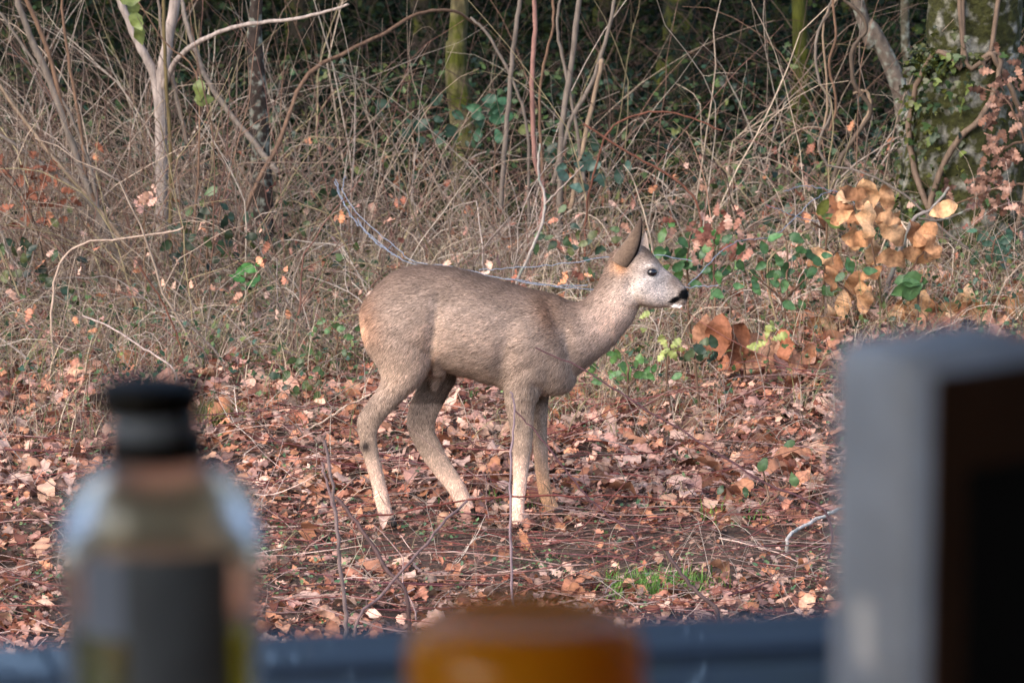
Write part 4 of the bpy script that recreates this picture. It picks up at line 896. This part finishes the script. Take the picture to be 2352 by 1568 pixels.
    tip = p+(d*np.cos(tl)[:, None]+nn*np.sin(tl)[:, None])*L[:, None]; wv = rng.uniform(.0006, .0011, n)[:, None]
    V3 = np.stack([p-sd_*wv, p+sd_*wv, tip], 1).reshape(-1, 3)
    fc = coat(fx, fy, p[:, 1])*np.exp(rng.normal(0, .22, (n, 1))); dk = (rng.uniform(0, 1, n) < .15) & (fy < 1080); fc[dk] *= .35; lt = rng.uniform(0, 1, n) < .15; fc[lt] *= 1.35
    eyek = (np.clip(g(fx, fy, 1402, 366, 24, 18), 0, 1) > .35) & (p[:, 1] < 0)
    keep = ~eyek
    kk = np.nonzero(keep)[0]; V3 = V3.reshape(-1, 3, 3)[kk].reshape(-1, 3); fc = fc[kk]
    mb = MB(); mb.add(V3+base, tris=np.arange(len(kk)*3).reshape(-1, 3), col=np.repeat(fc, 3, 0))
    # root darker than tip within the strand
    o = mb.build('fur', 'fur', e, smooth=False); o['kind'] = 'stuff'
    # eyes
    for sgn, yy in ((-1, -.0535), (1, .028)):
        c = P(*ZC(1401, 365), YD+yy); mb = MB(); th = np.linspace(0, math.pi, 16)
        lathe(mb, [(.0142*math.sin(t), .0118*math.cos(t)) for t in th], c, 24); mb.build('eye', 'eye', e)
    # nose pad
    mb = MB(); c = P(*ZC(1549, 462), YD-.018); lathe(mb, [(.0105*math.sin(t), .0125*math.cos(t)) for t in np.linspace(0, math.pi, 12)], c, 18, sx=.75, sy=1.15); mb.build('nose', 'nose', e)
    # ears
    def ear(bx, by, tx, ty, wpx, y0, yt, convex, nm, inner):
        B = P(bx, by, YD+y0); Tt = P(tx, ty, YD+yt); ax = Tt-B; L = np.linalg.norm(ax); axn = ax/L
        perp = np.cross(axn, [0, -1, 0]); perp /= np.linalg.norm(perp); dep = np.cross(perp, axn)*convex
        mb = MB(); N, K = 18, 13; V, Cc = [], []
        for side in (0, 1):
            for i in range(N):
                t = i/(N-1); wd = max(wpx*mpp*1.38*((t+.16)**.32)*((1.02-t)**.88)*(1-.1*t), .001)
                for j in range(K):
                    s = (j/(K-1)-.5)*2; bend = .018*math.sin(t*math.pi)*0
                    q = B+ax*t+perp*(wd*math.sin(s*1.25)/math.sin(1.25)+.05*L*math.sin(t*math.pi))+dep*(wd*1.05*(math.cos(s*1.25)-.3))-(dep*.0035 if side else 0)
                    V.append(q); edge = abs(s) > .78
                    k = np.clip((t-.55)*2, 0, 1); cc = lin(140, 118, 102, .62)*(1-k)+lin(86, 72, 66, .55)*k
                    if s*inner > .55: cc = lin(44, 36, 36, .4)
                    if side: cc = lin(196, 178, 168, .7)
                    Cc.append(cc*math.exp(R.gauss(0, .07)))
        Q = []
        for sd in (0, 1):
            o_ = sd*N*K
            for i in range(N-1):
                for j in range(K-1): Q.append([o_+i*K+j, o_+i*K+j+1, o_+(i+1)*K+j+1, o_+(i+1)*K+j])
        for i in range(N-1):
            for j in (0, K-1): Q.append([i*K+j, (i+1)*K+j, N*K+(i+1)*K+j, N*K+i*K+j])
        mb.add(np.array(V), quads=Q, col=np.array(Cc)); mb.build('ear', 'hide', e)
    ear(1425, 606, 1474, 500, 27, -.045, -.06, 1, 'ear', 1)
    ear(1464, 606, 1482, 532, 22, .02, .04, -1, 'ear', 1)
    # hooves
    for (hx, hy, tx, ty, y0) in ((258, 1445, 283, 1474, NY), (608, 1404, 634, 1434, FY), (826, 1462, 840, 1497, F1), (978, 1398, 1005, 1420, F2)):
        for s in (-1, 1):
            c = PZ(hx, hy-10, YD+y0+s*.009); t = PZ(tx+3, ty-4, YD+y0+s*.010); mb = MB()
            V = []
            for i, (u_, w_, h_) in enumerate(((0, .010, .009), (.35, .0115, .010), (.7, .011, .009), (1.0, .005, .004))):
                q = c+(t-c)*u_
                for j in range(10):
                    th = j/10*2*math.pi; V.append(q+np.array([math.cos(th)*h_*1.2, math.sin(th)*w_*.75, math.cos(th)*h_*.5]))
            Q = [[i*10+j, i*10+(j+1) % 10, (i+1)*10+(j+1) % 10, (i+1)*10+j] for i in range(3) for j in range(10)]
            V.append(t); T = [[30+j, 30+(j+1) % 10, 40] for j in range(10)]
            mb.add(np.array(V), tris=T, quads=Q); mb.build('hoof', 'hoof', e)
deer()

# ------------------------------------------------------------------ the room and window sill the photo is taken from
YAW = math.radians(10); AX = np.array([math.cos(YAW), math.sin(YAW), 0]); BX = np.array([-math.sin(YAW), math.cos(YAW), 0])
def rp(a, b, z): return AX*a+BX*b+np.array([0, 0, z])
def rbox(name, a0, a1, b0, b1, z0, z1, mat, parent=None, bev=0.0, **kw):
    mb = MB(); box(mb, rp((a0+a1)/2, (b0+b1)/2, (z0+z1)/2), (a1-a0, b1-b0, z1-z0), rot=YAW, bev=bev)
    return mb.build(name, mat, parent, smooth=False)
S = 'structure'
rbox('room_floor', -1.8, 1.8, -2, 1.52, .55, .7, 'room_floor')['kind'] = S
rbox('ceiling', -1.95, 1.95, -2.1, 1.72, 3.2, 3.35, 'plaster')['kind'] = S
rbox('wall', -1.8, 1.8, -2.1, -1.95, .7, 3.2, 'plaster')['kind'] = S
rbox('wall', -1.95, -1.8, -2.1, -1.2, 0, 3.2, 'plaster')['kind'] = S
rbox('wall', -1.95, -1.8, 1.1, 1.72, 0, 3.2, 'plaster')['kind'] = S
rbox('wall', -1.95, -1.8, -1.2, 1.1, 0, 1.75, 'plaster')['kind'] = S
rbox('wall', -1.95, -1.8, -1.2, 1.1, 2.75, 3.2, 'plaster')['kind'] = S  # unseen side opening below, added to let fill light reach the sill objects
rbox('wall', 1.8, 1.95, -2.1, 1.72, 0, 3.2, 'plaster')['kind'] = S
rbox('wall', -1.8, 1.8, 1.52, 1.72, 0, 1.70, 'plaster')['kind'] = S
rbox('wall', -1.8, -.62, 1.52, 1.72, 1.70, 3.2, 'plaster')['kind'] = S
rbox('wall', .62, 1.8, 1.52, 1.72, 1.70, 3.2, 'plaster')['kind'] = S
rbox('wall', -.62, .62, 1.52, 1.72, 2.85, 3.2, 'plaster')['kind'] = S
rbox('window_sill', -.75, .75, 1.12, 1.50, 1.66, 1.70, 'sill_paint_sky_sheen', bev=.004)['kind'] = S
wf = empty('window_frame', rp(0, 1.56, 1.7), 'blue grey painted window frame with the sash open, its bottom rail along the lower edge', 'window frame')
rbox('bottom_rail', -.58, .58, 1.535, 1.60, 1.704, 1.803, 'sash_paint', wf, .006)
rbox('stile', -.62, -.58, 1.54, 1.60, 1.704, 2.846, 'sash_paint', wf, .003)
rbox('stile', .58, .62, 1.54, 1.60, 1.704, 2.846, 'sash_paint', wf, .003)
rbox('top_rail', -.578, .578, 1.54, 1.60, 2.80, 2.846, 'sash_paint', wf, .003)
rbox('inner_ledge', -.58, .58, 1.41, 1.485, 1.704, 1.812, 'sill_paint_sky_sheen', wf, .008)

def bottle():
    Yb = 1.36; c = P(370, 1300, Yb); bx, by = c[0], c[1]; k = Yb*36/LENS/2352/math.cos(0)
    z = lambda py: P(370, py, Yb)[2]; zb = 1.700
    e = empty('oil_bottle', (bx, by, zb), 'blurred clear glass bottle of green oil with a black cap on the sill', 'bottle')
    r = lambda px: px*k*1.08
    out = [(.004, zb+.002), (r(200), zb+.002), (r(215), zb+.010), (r(216), z(1450)), (r(219), z(1380)), (r(221), z(1300)), (r(220), z(1230)), (r(213), z(1190)), (r(208), z(1150)), (r(193), z(1115)), (r(170), z(1088)), (r(142), z(1070)), (r(112), z(1058)), (r(86), z(1050)), (r(78), z(1035)), (r(78), z(985))]
    t = .0030; TK = [1, 1, 1, 1, 1, 1.1, 1.5, 2.4, 3.2, 3.8, 4, 3.4, 2.4, 1.4, 1, 1]; inn = [(max(a-t*TK[i], .002), b+(.004 if i < 3 else 0)) for i, (a, b) in enumerate(out)]
    mb = MB(); lathe(mb, out+inn[::-1], (bx, by, 0), 64, sy=.8); mb.build('glass_body', 'glass', e)
    lq = [(.0005, zb+.0066), (r(200)-t, zb+.0066), (r(215)-t-.0004, zb+.016), (r(216)-t-.0004, z(1450)), (r(218)-t-.0004, z(1428)), (.0005, z(1428))]
    mb = MB(); lathe(mb, lq, (bx, by, 0), 64, sy=.795); mb.build('oil', 'oil', e)
    mb = MB(); lathe(mb, [(.001, z(872)), (r(106), z(873)), (r(114), z(884)), (r(115), z(930)), (r(108), z(936)), (r(104), z(948)), (.001, z(948))], (bx-r(18), by, 0), 48); mb.build('cap', 'cap', e)
    mb = MB(); lathe(mb, [(r(70), z(947)), (r(98), z(948)), (r(99), z(995)), (r(70), z(997))], (bx-r(8), by, 0), 48); mb.build('cap_ring', 'cap_ring', e)
    mb = MB(); lathe(mb, [(r(80), z(996)), (r(106), z(999)), (r(112), z(1040)), (r(100), z(1052)), (r(82), z(1054))], (bx-r(3), by, 0), 48); mb.build('collar', 'cap', e)
    # label on the near side: a dark panel and a paler strip beside it
    def lab(nm, x0, x1, y0, y1, mat, off):
        mb = MB(); a0 = -math.acos(max(-1, min(1, x0/221))); a1 = -math.acos(max(-1, min(1, x1/221)))
        ys = np.linspace(y0, y1, 8)
        lathe(mb, [(r(221)+off, z(q)) for q in ys], (bx, by, 0), 24, sy=.8, a0=a0, a1=a1); mb.build(nm, mat, e)
    lab('label', -62, 158, 1238, 1780, 'label_dark', .0006)
    lab('label_strip', -150, -62, 1245, 1425, 'label_pale', .0006)
bottle()
def jar():
    Yb = 1.33; c = P(1205, 1500, Yb); k = Yb*36/LENS/2352; r = 282*k; zt = P(1205, 1404, Yb)[2]; h = .048
    e = empty('jar', (c[0], c[1], 1.70), 'blurred jar with a rounded orange lid on the sill between bottle and carton', 'jar')
    pr = [(.0008, zt)]+[(r-.018+.018*math.sin(a), zt-.016+.016*math.cos(a)) for a in np.linspace(0, math.pi/2, 9)]+[(r*1.005, zt-h), (r*.95, zt-h-.001)]
    mb = MB(); lathe(mb, pr, (c[0], c[1], 0), 64); mb.build('lid', 'amber', e)
    mb = MB(); lathe(mb, [(.0008, 1.704), (r*.85, 1.704), (r*.93, 1.712), (r*.94, zt-h-.012), (r*.8, zt-h+.002), (.0008, zt-h+.003)], (c[0], c[1], 0), 48); mb.build('body', 'amber', e)
jar()
def carton():
    Yb = 1.36; k = Yb*36/LENS/2352
    zt = P(2150, 782, Yb)[2]; rot = math.radians(38); wd, dp = .075, .0485
    near = P(2098, 1200, Yb-.03)    # the near vertical edge
    cr, sr = math.cos(rot), math.sin(rot); ux = np.array([cr, sr, 0]); uy = np.array([-sr, cr, 0])
    c = near+ux*wd/2+uy*dp/2; zb = 1.702; zt -= 0
    e = empty('carton', (c[0], c[1], zb), 'tall blurred carton with a pale side and dark brown front at the right edge', 'carton')
    mb = MB(); box(mb, (c[0], c[1], (zb+zt)/2), (wd, dp, zt-zb), rot=rot, bev=.010); mb.build('box', 'board_pale', e)
    fc = near+ux*(wd/2+.003)-uy*.0006; mb = MB(); box(mb, (fc[0], fc[1], (zb+zt)/2-.004), (wd-.012, .001, zt-zb-.010), rot=rot); mb.build('front_panel', 'board_brown', e, smooth=False)
    fc = near+ux*(wd/2+.012)-uy*.0016; z0, z1 = zb+.01, P(2200, 1060, Yb)[2]; mb = MB(); box(mb, (fc[0], fc[1], (z0+z1)/2), (wd-.028, .001, z1-z0), rot=rot); mb.build('black_print', 'board_black', e, smooth=False)
    # white crumpled strip standing in for a highlight on the pale side
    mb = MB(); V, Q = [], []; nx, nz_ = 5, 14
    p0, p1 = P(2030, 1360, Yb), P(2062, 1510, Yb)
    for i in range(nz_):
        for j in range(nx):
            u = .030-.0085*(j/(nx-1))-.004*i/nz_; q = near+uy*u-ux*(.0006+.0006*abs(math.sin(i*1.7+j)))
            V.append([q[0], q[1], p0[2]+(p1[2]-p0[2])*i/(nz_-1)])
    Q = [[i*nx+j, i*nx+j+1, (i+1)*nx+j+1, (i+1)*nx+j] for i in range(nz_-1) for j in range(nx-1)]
    mb.add(V, quads=Q); mb.build('glint_strip', 'glint_strip', e)
carton()
